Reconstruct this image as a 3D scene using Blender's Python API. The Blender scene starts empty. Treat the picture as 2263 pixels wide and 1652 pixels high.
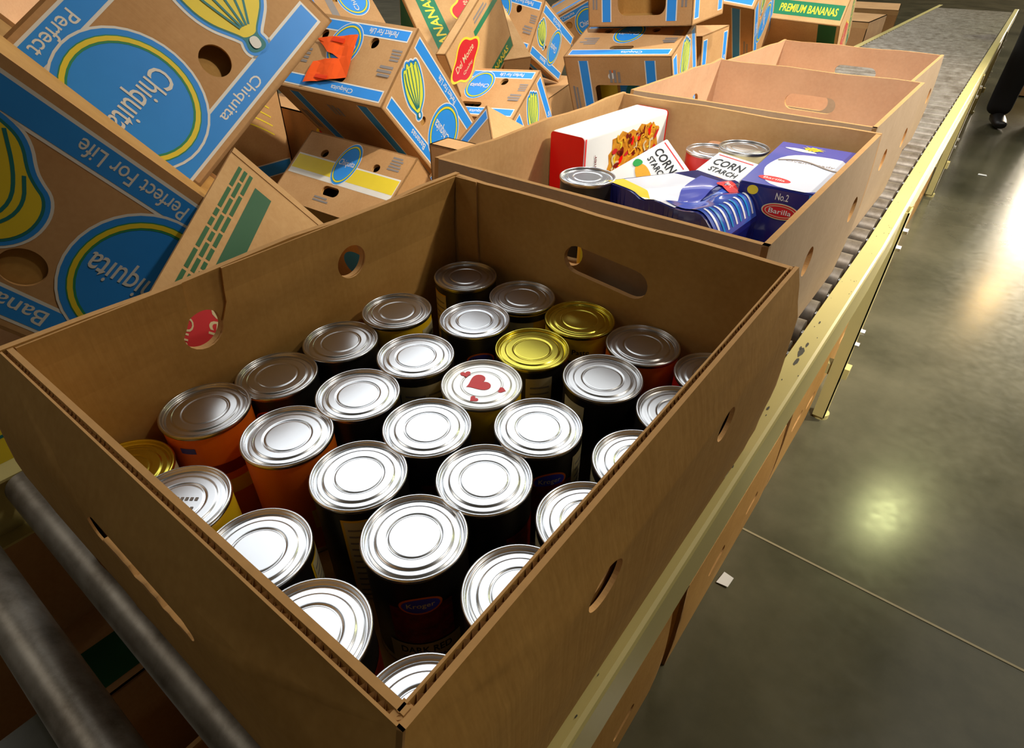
import bpy, bmesh, math, random
from mathutils import Vector, Matrix
random.seed(7)
SC = bpy.context.scene
COL = SC.collection
PI = math.pi

# ------------------------------------------------------------------ camera
cam_d = bpy.data.cameras.new('camera')
cam = bpy.data.objects.new('camera', cam_d)
COL.objects.link(cam)
cam_d.sensor_width = 36.0
cam_d.lens = 36.0 * 1319.41 / 2263.0
cam_d.clip_start = 0.01
_p, _r, _y = 0.642427731, 0.00667817737, -0.653159829
_fw = Vector((math.sin(_y)*math.cos(_p), math.cos(_y)*math.cos(_p), -math.sin(_p)))
_rt = Vector((math.cos(_y), -math.sin(_y), 0)); _up = _rt.cross(_fw)
_rt2 = _rt*math.cos(_r) + _up*math.sin(_r); _up2 = -_rt*math.sin(_r) + _up*math.cos(_r)
cam.matrix_world = Matrix(((_rt2.x, _up2.x, -_fw.x, 0.0), (_rt2.y, _up2.y, -_fw.y, 0.0),
                           (_rt2.z, _up2.z, -_fw.z, 1.05746), (0, 0, 0, 1)))
SC.camera = cam

# ------------------------------------------------------------------ view, world
SC.view_settings.view_transform = 'Standard'
SC.view_settings.look = 'None'
SC.view_settings.gamma = 1.0
SC.view_settings.use_curve_mapping = False
SC.view_settings.exposure = 0.0
W = bpy.data.worlds.new('world'); SC.world = W; W.use_nodes = True
W.node_tree.nodes['Background'].inputs[0].default_value = (0.9, 0.95, 1.0, 1)
W.node_tree.nodes['Background'].inputs[1].default_value = 0.3

SKYLIGHT = 1.8     # strength of the translucent roof panels
DOOR = 55.0         # daylight through the open dock door
LAMP_W = 170.0

# ------------------------------------------------------------------ materials
def srgb(r, g, b):
    f = lambda c: (c/255/12.92) if c/255 <= 0.04045 else ((c/255+0.055)/1.055)**2.4
    return (f(r), f(g), f(b), 1)
def newmat(name):
    m = bpy.data.materials.new(name); m.use_nodes = True
    nt = m.node_tree; b = nt.nodes['Principled BSDF']
    return m, nt, b
def plain(name, col, rough=0.6, metal=0.0, spec=0.5, var=0.06, scale=30.0, coat=0.0):
    m, nt, b = newmat(name)
    b.inputs['Roughness'].default_value = rough
    b.inputs['Metallic'].default_value = metal
    b.inputs['Specular IOR Level'].default_value = spec
    if coat: b.inputs['Coat Weight'].default_value = coat; b.inputs['Coat Roughness'].default_value = 0.1
    tc = nt.nodes.new('ShaderNodeTexCoord')
    n = nt.nodes.new('ShaderNodeTexNoise'); n.inputs['Scale'].default_value = scale; n.inputs['Detail'].default_value = 4
    nt.links.new(tc.outputs['Object'], n.inputs['Vector'])
    mx = nt.nodes.new('ShaderNodeMix'); mx.data_type = 'RGBA'
    mx.inputs[6].default_value = tuple(c*(1-var) for c in col[:3])+(1,)
    mx.inputs[7].default_value = tuple(min(1, c*(1+var)) for c in col[:3])+(1,)
    nt.links.new(n.outputs['Fac'], mx.inputs[0])
    nt.links.new(mx.outputs[2], b.inputs['Base Color'])
    return m
def kraft(name, c1, c2, rough=0.75, flute=True):
    m, nt, b = newmat(name)
    b.inputs['Roughness'].default_value = rough
    b.inputs['Specular IOR Level'].default_value = 0.25
    tc = nt.nodes.new('ShaderNodeTexCoord')
    n = nt.nodes.new('ShaderNodeTexNoise'); n.inputs['Scale'].default_value = 7; n.inputs['Detail'].default_value = 8; n.inputs['Roughness'].default_value = 0.6
    n2 = nt.nodes.new('ShaderNodeTexNoise'); n2.inputs['Scale'].default_value = 160; n2.inputs['Detail'].default_value = 3
    nt.links.new(tc.outputs['Object'], n.inputs['Vector']); nt.links.new(tc.outputs['Object'], n2.inputs['Vector'])
    ad = nt.nodes.new('ShaderNodeMath'); ad.operation = 'MULTIPLY_ADD'; ad.inputs[1].default_value = 0.35
    nt.links.new(n2.outputs['Fac'], ad.inputs[0]); nt.links.new(n.outputs['Fac'], ad.inputs[2])
    mp = nt.nodes.new('ShaderNodeMapRange'); mp.inputs[1].default_value = 0.4; mp.inputs[2].default_value = 0.95
    nt.links.new(ad.outputs[0], mp.inputs[0])
    mx = nt.nodes.new('ShaderNodeMix'); mx.data_type = 'RGBA'; mx.inputs[6].default_value = c1; mx.inputs[7].default_value = c2
    nt.links.new(mp.outputs[0], mx.inputs[0]); nt.links.new(mx.outputs[2], b.inputs['Base Color'])
    if flute:
        wv = nt.nodes.new('ShaderNodeTexNoise'); wv.inputs['Scale'].default_value = 1.0; wv.inputs['Detail'].default_value = 2
        ma = nt.nodes.new('ShaderNodeMapping'); ma.inputs['Scale'].default_value = (160, 160, 6)
        nt.links.new(tc.outputs['Object'], ma.inputs[0]); nt.links.new(ma.outputs[0], wv.inputs['Vector'])
        bp = nt.nodes.new('ShaderNodeBump'); bp.inputs['Strength'].default_value = 0.12; bp.inputs['Distance'].default_value = 0.002
        nt.links.new(wv.outputs['Fac'], bp.inputs['Height']); nt.links.new(bp.outputs[0], b.inputs['Normal'])
    return m
def emit(name, col, strength):
    m, nt, b = newmat(name)
    b.inputs['Base Color'].default_value = (0.8, 0.8, 0.8, 1)
    b.inputs['Emission Color'].default_value = col
    b.inputs['Emission Strength'].default_value = strength
    return m
K1, K2 = srgb(160, 115, 52), srgb(190, 145, 78)
M = {}
M['kraft'] = kraft('kraft_cardboard', K1, K2)
M['kraft_heap'] = kraft('printed_carton_board', srgb(176, 130, 80), srgb(200, 156, 106))
M['kraft_pale'] = kraft('pale_cardboard', srgb(184, 140, 88), srgb(208, 168, 116))
M['kraft_grey'] = kraft('greyish_cardboard', srgb(166, 140, 110), srgb(188, 162, 132))
M['kraft_pink'] = kraft('pinkish_cardboard', srgb(192, 152, 118), srgb(212, 176, 140))
M['kraft_edge'] = plain('cut_cardboard', srgb(188, 140, 82), 0.9, var=0.15, scale=120)
M['blue'] = plain('printed_blue', srgb(46, 142, 228), 0.5, spec=0.3)
M['white'] = plain('printed_white', srgb(226, 222, 212), 0.55, spec=0.3)
M['cream'] = plain('printed_cream', srgb(214, 196, 150), 0.6, spec=0.3)
M['yellow'] = plain('printed_yellow', srgb(232, 206, 52), 0.5, spec=0.3)
M['lime'] = plain('printed_lime_yellow', srgb(214, 220, 74), 0.5, spec=0.3)
M['teal'] = plain('printed_teal_line', srgb(36, 120, 120), 0.5, spec=0.3)
M['greenring'] = plain('printed_green_ring', srgb(52, 140, 92), 0.5, spec=0.3)
M['green'] = plain('printed_green', srgb(22, 118, 78), 0.5, spec=0.3)
M['darkgreen'] = plain('printed_dark_green', srgb(18, 84, 48), 0.5, spec=0.3)
M['red'] = plain('printed_red', srgb(200, 34, 40), 0.5, spec=0.3)
M['grey'] = plain('printed_grey_ink', srgb(136, 128, 122), 0.6, spec=0.3)
M['inkgreen'] = plain('printed_green_ink', srgb(34, 92, 48), 0.6, spec=0.3)
M['orange_paper'] = plain('fluorescent_orange_paper', srgb(255, 92, 18), 0.6, spec=0.2)
M['orange_ink'] = plain('orange_ink', srgb(235, 62, 14), 0.6, spec=0.2)
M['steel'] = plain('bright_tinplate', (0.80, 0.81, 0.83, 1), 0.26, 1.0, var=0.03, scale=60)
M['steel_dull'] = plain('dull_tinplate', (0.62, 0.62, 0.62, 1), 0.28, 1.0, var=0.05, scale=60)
M['gold'] = plain('gold_lacquered_tinplate', (0.72, 0.62, 0.09, 1), 0.24, 1.0, var=0.05, scale=60)
M['lid_white'] = plain('white_lacquered_tinplate', (0.93, 0.92, 0.88, 1), 0.3, 0.7, var=0.02)
M['lab_black'] = plain('black_label', (0.010, 0.008, 0.007, 1), 0.35, var=0.3)
M['lab_orange'] = plain('orange_label', srgb(226, 104, 14), 0.4)
M['lab_yellow'] = plain('yellow_label', srgb(232, 184, 24), 0.4)
M['lab_red'] = plain('red_label', srgb(190, 24, 20), 0.4)
M['lab_beige'] = plain('beige_label', srgb(206, 190, 142), 0.5)
M['lab_maroon'] = plain('maroon_label', srgb(120, 16, 12), 0.4)
M['beans'] = kraft('bean_print', srgb(150, 36, 18), srgb(60, 10, 6), 0.4, False)
M['beans'].node_tree.nodes['Noise Texture'].inputs['Scale'].default_value = 90
M['logo_blue'] = plain('logo_navy', srgb(58, 62, 196), 0.4)
M['ink'] = plain('black_ink', (0.012, 0.012, 0.012, 1), 0.5)
M['heart'] = plain('heart_red', srgb(240, 44, 42), 0.4)
M['box_white'] = plain('white_carton', srgb(240, 240, 236), 0.35, var=0.01)
M['box_red'] = plain('red_carton', srgb(238, 10, 12), 0.3, var=0.03)
M['navy'] = plain('navy_carton', srgb(20, 26, 100), 0.2, coat=0.6)
M['periwinkle'] = plain('blue_violet_carton', srgb(84, 90, 180), 0.22, coat=0.5)
M['sky'] = plain('sky_blue_carton', srgb(40, 140, 205), 0.25, coat=0.3)
M['window'] = plain('glossy_blue_film', srgb(60, 92, 190), 0.1, coat=1.0)
M['sheen_rib_white'] = plain('painted_sheen_and_rib_white', srgb(236, 238, 248), 0.2, coat=0.5, var=0.01)  # white for painted sheen on the pasta boxes and for window ribs
M['silverink'] = plain('silver_brown_ink', srgb(150, 136, 124), 0.4)
M['food'] = kraft('pasta_photo', srgb(176, 92, 10), srgb(232, 170, 50), 0.4, False)
M['food'].node_tree.nodes['Noise Texture'].inputs['Scale'].default_value = 60
M['corn'] = plain('corn_yellow', srgb(236, 170, 40), 0.4, var=0.2, scale=300)
M['leaf'] = plain('leaf_green', srgb(40, 160, 70), 0.4)
M['rail'] = plain('cream_painted_steel', srgb(205, 190, 122), 0.35, var=0.08, scale=14)
M['rail_dark'] = plain('chipped_paint', (0.05, 0.045, 0.03, 1), 0.6)
M['bolt'] = plain('zinc_bolt', (0.8, 0.8, 0.8, 1), 0.25, 1.0)
M['trouser'] = plain('black_trousers', (0.012, 0.011, 0.011, 1), 0.85)
M['shoe'] = plain('black_shoe', (0.015, 0.013, 0.012, 1), 0.4)
M['skin'] = plain('skin', srgb(196, 148, 120), 0.5)
M['shirt'] = plain('dark_shirt', (0.03, 0.03, 0.035, 1), 0.9)
M['hair'] = plain('dark_hair', (0.02, 0.015, 0.01, 1), 0.6)
M['wallpaint'] = plain('wall_paint', (0.10, 0.096, 0.09, 1), 0.9)
M['ceil'] = plain('ceiling_paint', (0.30, 0.29, 0.27, 1), 0.9)
M['paper'] = plain('white_paper', (0.8, 0.8, 0.78, 1), 0.8, var=0.02)
M['skylight'] = emit('translucent_roof_panel', (0.93, 0.97, 1.0, 1), SKYLIGHT)
M['fill_panel_front'] = emit('added_front_panel', (1.0, 0.95, 0.86, 1), SKYLIGHT*1.05)  # added panel, fill light for the near carton's front wall and labels
M['fill_panel_right'] = emit('added_right_panel', (0.93, 0.97, 1.0, 1), SKYLIGHT*.25)  # added panel, weak fill for the right-facing sides of the heap
M['daylight'] = emit('daylight', (1.0, 0.88, 0.68, 1), DOOR)
M['lamp_green'] = emit('mercury_lamp', (0.95, 1.0, 0.45, 1), LAMP_W*.55)
M['lamp_warm'] = emit('sodium_lamp', (1.0, 0.62, 0.22, 1), LAMP_W*.8)
M['lamp_white'] = emit('halide_lamp', (1.0, 0.9, 0.74, 1), LAMP_W)
M['fixture'] = plain('lamp_housing', (0.4, 0.4, 0.4, 1), 0.4, 0.8)

# roller steel: scratched galvanised tube
def roller_mat():
    m, nt, b = newmat('worn_roller_steel')
    b.inputs['Metallic'].default_value = 0.55
    tc = nt.nodes.new('ShaderNodeTexCoord')
    n = nt.nodes.new('ShaderNodeTexNoise'); n.inputs['Scale'].default_value = 22; n.inputs['Detail'].default_value = 8; n.inputs['Roughness'].default_value = 0.7
    nt.links.new(tc.outputs['Object'], n.inputs['Vector'])
    r = nt.nodes.new('ShaderNodeValToRGB')
    r.color_ramp.elements[0].position = 0.30; r.color_ramp.elements[0].color = (0.13, 0.10, 0.065, 1)
    r.color_ramp.elements[1].position = 0.62; r.color_ramp.elements[1].color = (0.33, 0.29, 0.235, 1)
    nt.links.new(n.outputs['Fac'], r.inputs[0]); nt.links.new(r.outputs[0], b.inputs['Base Color'])
    b.inputs['Roughness'].default_value = 0.42
    return m
M['roller'] = roller_mat()
def floor_mat():
    m, nt, b = newmat('polished_concrete')
    tc = nt.nodes.new('ShaderNodeTexCoord')
    n = nt.nodes.new('ShaderNodeTexNoise'); n.inputs['Scale'].default_value = 2.2; n.inputs['Detail'].default_value = 10; n.inputs['Roughness'].default_value = 0.62
    n2 = nt.nodes.new('ShaderNodeTexNoise'); n2.inputs['Scale'].default_value = 40; n2.inputs['Detail'].default_value = 6
    nt.links.new(tc.outputs['Object'], n.inputs['Vector']); nt.links.new(tc.outputs['Object'], n2.inputs['Vector'])
    r = nt.nodes.new('ShaderNodeValToRGB')
    r.color_ramp.elements[0].position = 0.3; r.color_ramp.elements[0].color = (0.050, 0.048, 0.026, 1)
    r.color_ramp.elements[1].position = 0.72; r.color_ramp.elements[1].color = (0.150, 0.136, 0.082, 1)
    nt.links.new(n.outputs['Fac'], r.inputs[0]); nt.links.new(r.outputs[0], b.inputs['Base Color'])
    mp = nt.nodes.new('ShaderNodeMapRange'); mp.inputs[3].default_value = 0.12; mp.inputs[4].default_value = 0.24
    nt.links.new(n2.outputs['Fac'], mp.inputs[0]); nt.links.new(mp.outputs[0], b.inputs['Roughness'])
    return m
M['floor'] = floor_mat()

# ------------------------------------------------------------------ mesh builder
class MB:
    def __init__(s): s.v = []; s.f = []; s.m = []; s.sm = []; s.mats = []
    def mi(s, mat):
        if mat not in s.mats: s.mats.append(mat)
        return s.mats.index(mat)
    def add(s, verts, faces, mat, smooth=False):
        o = len(s.v); k = s.mi(mat)
        s.v += [tuple(p) for p in verts]
        for f in faces:
            s.f.append(tuple(i+o for i in f)); s.m.append(k); s.sm.append(smooth)
    def box(s, x0, x1, y0, y1, z0, z1, mat, fn=None):
        vs = [(x, y, z) for x in (x0, x1) for y in (y0, y1) for z in (z0, z1)]
        if fn: vs = [fn(*p) for p in vs]
        s.add(vs, [(0, 1, 3, 2), (4, 6, 7, 5), (0, 4, 5, 1), (2, 3, 7, 6), (0, 2, 6, 4), (1, 5, 7, 3)], mat)
    def rbox(s, hx, hy, hz, r, mat, n=3, c=(0, 0, 0)):
        bm = bmesh.new(); bmesh.ops.create_cube(bm, size=1)
        for v in bm.verts: v.co = Vector((v.co.x*2*hx, v.co.y*2*hy, v.co.z*2*hz))
        bmesh.ops.bevel(bm, geom=bm.edges[:], offset=r, segments=n, affect='EDGES', profile=0.5)
        bm.verts.ensure_lookup_table()
        s.add([tuple(v.co+Vector(c)) for v in bm.verts], [[v.index for v in f.verts] for f in bm.faces], mat, True)
        bm.free()
    def tube(s, a, b, r, mat, n=24, r2=None, caps=True, smooth=True):
        a, b = Vector(a), Vector(b); d = (b-a).normalized()
        u = d.orthogonal().normalized(); w = d.cross(u); r2 = r if r2 is None else r2
        vs = []
        for i in range(n):
            t = 2*PI*i/n; e = u*math.cos(t)+w*math.sin(t)
            vs += [a+e*r, b+e*r2]
        s.add(vs, [(2*i, 2*((i+1) % n), 2*((i+1) % n)+1, 2*i+1) for i in range(n)], mat, smooth)
        if caps:
            s.add([vs[2*i] for i in range(n)], [tuple(range(n-1, -1, -1))], mat)
            s.add([vs[2*i+1] for i in range(n)], [tuple(range(n))], mat)
    def lathe(s, prof, mat, n=48, z=0.0):
        vs = []; fs = []
        k = len(prof)
        for i in range(n):
            t = 2*PI*i/n
            for r, h in prof: vs.append((r*math.cos(t), r*math.sin(t), h+z))
        for i in range(n):
            j = (i+1) % n
            for q in range(k-1): fs.append((i*k+q, j*k+q, j*k+q+1, i*k+q+1))
        s.add(vs, fs, mat, True)
    def build(s, name, parent=None):
        me = bpy.data.meshes.new(name); me.from_pydata(s.v, [], s.f)
        for m in s.mats: me.materials.append(m)
        me.polygons.foreach_set('material_index', s.m); me.polygons.foreach_set('use_smooth', s.sm)
        me.update(); 
        o = bpy.data.objects.new(name, me); COL.objects.link(o)
        if parent: o.parent = parent
        return o
def smooth_fix(o, ang=35):
    try:
        o.data.set_sharp_from_angle(angle=math.radians(ang))
    except Exception: pass
def tag(o, label, cat, group=None):
    o['label'] = label; o['category'] = cat
    if group: o['group'] = group
    return o
def empty(name, mat=None, loc=None):
    o = bpy.data.objects.new(name, None); COL.objects.link(o); o.empty_display_size = 0.05
    if mat is not None: o.matrix_world = mat
    if loc is not None: o.location = loc
    return o
def structure(o): o['kind'] = 'structure'; return o

# ------------------------------------------------------------------ 2D shapes
def ell(cx, cy, rx, ry, rot=0.0, n=40):
    c, s_ = math.cos(rot), math.sin(rot)
    return [(cx+rx*math.cos(2*PI*i/n)*c-ry*math.sin(2*PI*i/n)*s_, cy+rx*math.cos(2*PI*i/n)*s_+ry*math.sin(2*PI*i/n)*c) for i in range(n)]
def rect(x0, y0, x1, y1): return [(x0, y0), (x1, y0), (x1, y1), (x0, y1)]
def rrect(x0, y0, x1, y1, r, n=5):
    pts = []
    for cx, cy, a in ((x1-r, y1-r, 0), (x0+r, y1-r, PI/2), (x0+r, y0+r, PI), (x1-r, y0+r, 1.5*PI)):
        pts += [(cx+r*math.cos(a+PI/2*i/n), cy+r*math.sin(a+PI/2*i/n)) for i in range(n+1)]
    return pts
def slot(cx, cy, hw, hh, rot=0.0, n=10):
    pts = []
    for i in range(n+1): t = -PI/2+PI*i/n; pts.append((hw-hh+hh*math.cos(t), hh*math.sin(t)))
    for i in range(n+1): t = PI/2+PI*i/n; pts.append((-hw+hh+hh*math.cos(t), hh*math.sin(t)))
    c, s_ = math.cos(rot), math.sin(rot)
    return [(cx+x*c-y*s_, cy+x*s_+y*c) for x, y in pts]
def chaikin(p, k=2):
    for _ in range(k):
        q = []
        for i in range(len(p)):
            a, b = p[i], p[(i+1) % len(p)]
            q += [(a[0]*.75+b[0]*.25, a[1]*.75+b[1]*.25), (a[0]*.25+b[0]*.75, a[1]*.25+b[1]*.75)]
        p = q
    return p
def offset_poly(p, d):
    cx = sum(a for a, _ in p)/len(p); cy = sum(b for _, b in p)/len(p); n = len(p); out = []
    area = sum(p[i][0]*p[(i+1) % n][1]-p[(i+1) % n][0]*p[i][1] for i in range(n))
    sg = 1 if area > 0 else -1
    for i in range(n):
        a, b, c = p[i-1], p[i], p[(i+1) % n]
        tx, ty = c[0]-a[0], c[1]-a[1]; L = math.hypot(tx, ty) or 1
        out.append((b[0]+sg*ty/L*d, b[1]-sg*tx/L*d))
    return out
_tc = {}
def text2d(s):
    if s in _tc: return _tc[s]
    cu = bpy.data.curves.new('t', 'FONT'); cu.body = s; cu.align_x = 'CENTER'; cu.align_y = 'CENTER'; cu.size = 1.0; cu.resolution_u = 3; cu.offset = .018 if s.isupper() else .006
    o = bpy.data.objects.new('t', cu); COL.objects.link(o)
    dg = bpy.context.evaluated_depsgraph_get(); dg.update()
    me = bpy.data.meshes.new_from_object(o.evaluated_get(dg))
    vs = [(v.co.x, v.co.y) for v in me.vertices]; fs = [tuple(p.vertices) for p in me.polygons]
    bpy.data.objects.remove(o); bpy.data.meshes.remove(me); bpy.data.curves.remove(cu)
    xs = [v[0] for v in vs]; ys = [v[1] for v in vs]
    mx, my = (min(xs)+max(xs))/2, (min(ys)+max(ys))/2; w, h = max(xs)-min(xs), max(ys)-min(ys)
    _tc[s] = ([((x-mx)/w, (y-my)/h) for x, y in vs], fs)
    return _tc[s]
# decals: ('poly',pts,mat) ('text',s,cx,cy,w,h,rot,mat) ('line',pts,width,mat); later ones lie on top
def line_poly(pts, w):
    L = []; Rr = []
    for i, p in enumerate(pts):
        a = pts[max(0, i-1)]; b = pts[min(len(pts)-1, i+1)]
        tx, ty = b[0]-a[0], b[1]-a[1]; q = math.hypot(tx, ty) or 1
        nx, ny = -ty/q*w/2, tx/q*w/2
        L.append((p[0]+nx, p[1]+ny)); Rr.append((p[0]-nx, p[1]-ny))
    return L, Rr
def put_decals(mb, decs, fn, step=0.00022, base=0.0003):
    k = 0
    for d in decs:
        off = base+step*k; k += 1
        if d[0] == 'poly':
            mb.add([fn(u, v, off) for u, v in d[1]], [tuple(range(len(d[1])))], d[2])
        elif d[0] == 'ring':
            a, b = d[1], d[2]; n = len(a)
            mb.add([fn(u, v, off) for u, v in a+b], [(i, (i+1) % n, n+(i+1) % n, n+i) for i in range(n)], d[3])
        elif d[0] == 'line':
            L, Rr = line_poly(d[1], d[2]); n = len(L)
            mb.add([fn(u, v, off) for u, v in L+Rr], [(n+i, n+i+1, i+1, i) for i in range(n-1)], d[3])
        elif d[0] == 'text':
            vs, fs = text2d(d[1]); c, s_ = math.cos(d[6]), math.sin(d[6])
            mb.add([fn(d[2]+x*d[4]*c-y*d[5]*s_, d[3]+x*d[4]*s_+y*d[5]*c, off) for x, y in vs], fs, d[7])
        elif d[0] == 'up': k = d[1]

def panel(mb, outer, holes, t, fn, mat, cu=(), cv=(), mat_in=None, mat_edge=None):
    """flat sheet with cut-outs; fn(u,v,w) places it, w=0 outside, w=t inside"""
    bm = bmesh.new()
    for lp in [outer]+list(holes):
        vs = [bm.verts.new((a, b, 0)) for a, b in lp]
        for i in range(len(vs)): bm.edges.new((vs[i], vs[(i+1) % len(vs)]))
    bmesh.ops.triangle_fill(bm, use_beauty=True, use_dissolve=False, edges=bm.edges[:])
    for c in cu: bmesh.ops.bisect_plane(bm, geom=bm.verts[:]+bm.edges[:]+bm.faces[:], plane_co=(c, 0, 0), plane_no=(1, 0, 0))
    for c in cv: bmesh.ops.bisect_plane(bm, geom=bm.verts[:]+bm.edges[:]+bm.faces[:], plane_co=(0, c, 0), plane_no=(0, 1, 0))
    for f in bm.faces:
        f.normal_update()
        if f.normal.z < 0: f.normal_flip()
    bm.verts.index_update()
    P = [(v.co.x, v.co.y) for v in bm.verts]; F = [[v.index for v in f.verts] for f in bm.faces]
    E = []
    for e in bm.edges:
        if len(e.link_faces) == 1:
            l = e.link_loops[0]; E.append((l.vert.index, l.link_loop_next.vert.index))
    bm.free()
    mb.add([fn(u, v, 0) for u, v in P], F, mat)
    mb.add([fn(u, v, t) for u, v in P], [f[::-1] for f in F], mat_in or mat)
    vs = []; fs = []
    for a, b in E:
        o = len(vs); vs += [fn(*P[a], 0), fn(*P[b], 0), fn(*P[b], t), fn(*P[a], t)]; fs.append((o+1, o, o+3, o+2))
    mb.add(vs, fs, mat_edge or mat)

# ------------------------------------------------------------------ printed designs for the banana cartons
B_ = M['blue']; Wt = M['white']; Y_ = M['yellow']
def strip(v0, v1, hl, text=None, tw=0.2, tx=0.0, rot=0.0, mat=None, edge=None, tmat=None, ext=0.006):
    ds = []
    if edge is not False: ds.append(('poly', rect(-hl-.003, v0, hl+.003, v1), edge or Wt))
    ds.append(('poly', rect(-hl, v0+.004, hl, v1-.004), mat or B_))
    if text: ds.append(('text', text, tx, (v0+v1)/2, tw, (v1-v0)*0.5, rot, tmat or Wt))
    return ds
def oval(cx, cy, rx, ry, text=True, rot=0.0, tx=0.0, tw=1.42, th=.36):
    e = lambda k: ell(cx, cy, rx*k, ry*k, rot)
    ds = [('poly', e(1.0), Wt), ('poly', e(.965), B_), ('ring', e(.88), e(.77), M['greenring']), ('ring', e(.865), e(.80), Y_)]
    if text: ds.append(('text', 'Chiquita', cx+tx, cy+ry*.02, rx*tw, ry*th, 0, Wt))
    return ds
BUNCH = [(0, -.06), (.05, -.10), (.10, -.16), (.2, -.27), (.35, -.34), (.6, -.37), (.85, -.33), (.99, -.27), (1.0, -.2), (.93, -.14), (1.03, -.08), (1.03, -.01), (.95, .03), (1.05, .09), (1.05, .16), (.94, .19), (.98, .27), (.9, .34), (.6, .37), (.35, .33), (.2, .25), (.10, .15), (.05, .1), (0, .06), (-.08, .09), (-.12, .05), (-.12, -.05), (-.08, -.09)]
def bunch(kx, ky, dx, dy, L, width=1.0, ymat=None):
    d = math.atan2(dy, dx); c, s_ = math.cos(d), math.sin(d)
    T = lambda a, b: (kx+L*(a*c-b*width*s_), ky+L*(a*s_+b*width*c))
    p = chaikin([T(a, b) for a, b in BUNCH])
    inner = chaikin([T(a, b) for a, b in BUNCH[:24]])
    ds = [('poly', offset_poly(p, .009), Wt), ('poly', offset_poly(p, .005), B_), ('poly', offset_poly(p, .0008), M['teal']), ('poly', offset_poly(inner, -.0015), ymat or M['lime'])]
    for e, en in ((-.24, .95), (-.11, .95), (.02, .95), (.14, .95), (.25, .9)):
        ds.append(('line', [T(a, e*math.sin(min(1, a*1.25)*PI/2)*(1+.12*math.sin(a*3))) for a in [i/10*en for i in range(1, 11)]], .0032, M['teal']))
    ds.append(('poly', chaikin([T(-.10, -.045), T(.0, -.045), T(.0, .045), T(-.10, .045)]), Wt))
    return ds
def LOBES():
    P = [(.25, -.072), (.18, -.073), (.150, -.071), (.132, -.063), (.116, -.042), (.104, -.033), (.091, -.026), (.083, -.008), (.084, .016), (.097, .036), (.122, .048), (.18, .052), (.25, .048)]
    Q = lambda d: [(min(.25, x), y) for x, y in offset_poly(chaikin(P), d)]
    ds = [('poly', Q(.0085), Wt), ('poly', Q(.0055), B_), ('poly', Q(.001), M['teal']), ('poly', Q(-.002), M['yellow'])]
    for c in ([(.150, -.066), (.124, -.035), (.110, -.005), (.118, .025), (.150, .046)], [(.175, -.068), (.142, -.040), (.128, -.005), (.138, .028), (.175, .047)], [(.20, -.068), (.165, -.04), (.15, -.005), (.162, .028), (.20, .047)], [(.116, -.036), (.102, -.012), (.104, .014), (.125, .040)]):
        for _ in range(2): c = [c[0]]+[q for a, b in zip(c, c[1:]) for q in ((a[0]*.75+b[0]*.25, a[1]*.75+b[1]*.25), (a[0]*.25+b[0]*.75, a[1]*.25+b[1]*.75))]+[c[-1]]
        ds += [('line', c, .0034, M['teal']), ('up', 4)]
    return ds
def print_block(x, y, w, n, lh=.006, mat=None, rnd=3):
    r = random.Random(rnd); ds = []
    for i in range(n):
        ww = w*r.uniform(.6, 1)
        ds.append(('poly', rect(x, y-i*lh*1.6, x+ww, y-i*lh*1.6+lh), mat or M['grey']))
        ds.append(('up', 2))
    return ds
def long_a(knot=(-.141, .058), kd=(-.3, -.95), klen=.16):   # oval right, bunch left
    return (strip(.0745, .1115, .236, 'Chiquita', .085, -.06) + [('up', 0)] + strip(-.1115, -.0745, .236, 'Perfect For Life', .155, .077)
            + [('up', 0)] + bunch(*knot, *kd, klen, 1.0, M['yellow']) + [('up', 3)] + oval(.04, .006, .087, .09, True, 0, -.006, 1.16, .46))
def long_b(shift=0.0, knot=(.112, .036), kd=(.85, -.5), klen=.135, kw=.8):    # oval left, bunch right
    s = shift
    return (strip(.0745, .1115, .236, 'Bananas', .085, .065) + [('up', 0)] + strip(-.1115, -.0745, .236, 'Perfect For Life', .118, .040+s)
            + [('up', 0)] + (bunch(*knot, *kd, klen, kw) if knot else LOBES()) + [('up', 3)] + oval(-.03+s, .004, .080, .088, True, 0, .012, 1.15, .44))
HOLE_A = [ell(-.077, .044, .021, .021)]
HOLE_B = [ell(.078, .040, .013, .013)]
def end_face(text='Chiquita'):
    return (strip(.0745, .1115, .188, text, .08, -.05) + [('up', 0)] + strip(-.1115, -.0745, .188, 'Perfect For Life', .1, -.1)
            + [('up', 3)] + oval(.01, -.036, .058, .072) + print_block(-.185, .028, .06, 3, .008) + print_block(-.19, -.02, .035, 4, .006, rnd=5) + print_block(.115, .03, .07, 4, .008, rnd=8))
END_HOLES = [ell(-.085, -.058, .0155, .017), ell(.1, -.058, .0155, .017), slot(0, .062, .045, .0125)]
def tray_end():
    return ([('poly', rect(-.196, -.030, .196, .041), Wt), ('poly', rect(-.194, -.012, .194, .036), Y_)]
            + oval(-.008, .042, .042, .074) + [('up', 1)] + print_block(.13, .1, .05, 5, .006) + print_block(-.05, -.085, .07, 2, .006))
def top_face():
    return ([('poly', rect(-.24, .107, .24, .148), Wt), ('poly', rect(-.24, .111, .24, .144), B_), ('up', 0), ('poly', rect(-.24, -.148, .24, -.107), Wt), ('poly', rect(-.24, -.144, .24, -.111), B_), ('up', 0)]
            + print_block(-.2, .178, .12, 2, .008) + print_block(.05, .178, .12, 2, .008, rnd=9) + print_block(-.2, -.17, .3, 2, .008, rnd=4) + print_block(.16, .02, .05, 3, .01, rnd=6))
OPENING = [rrect(-.15, -.095, .15, .095, .02)]
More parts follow.
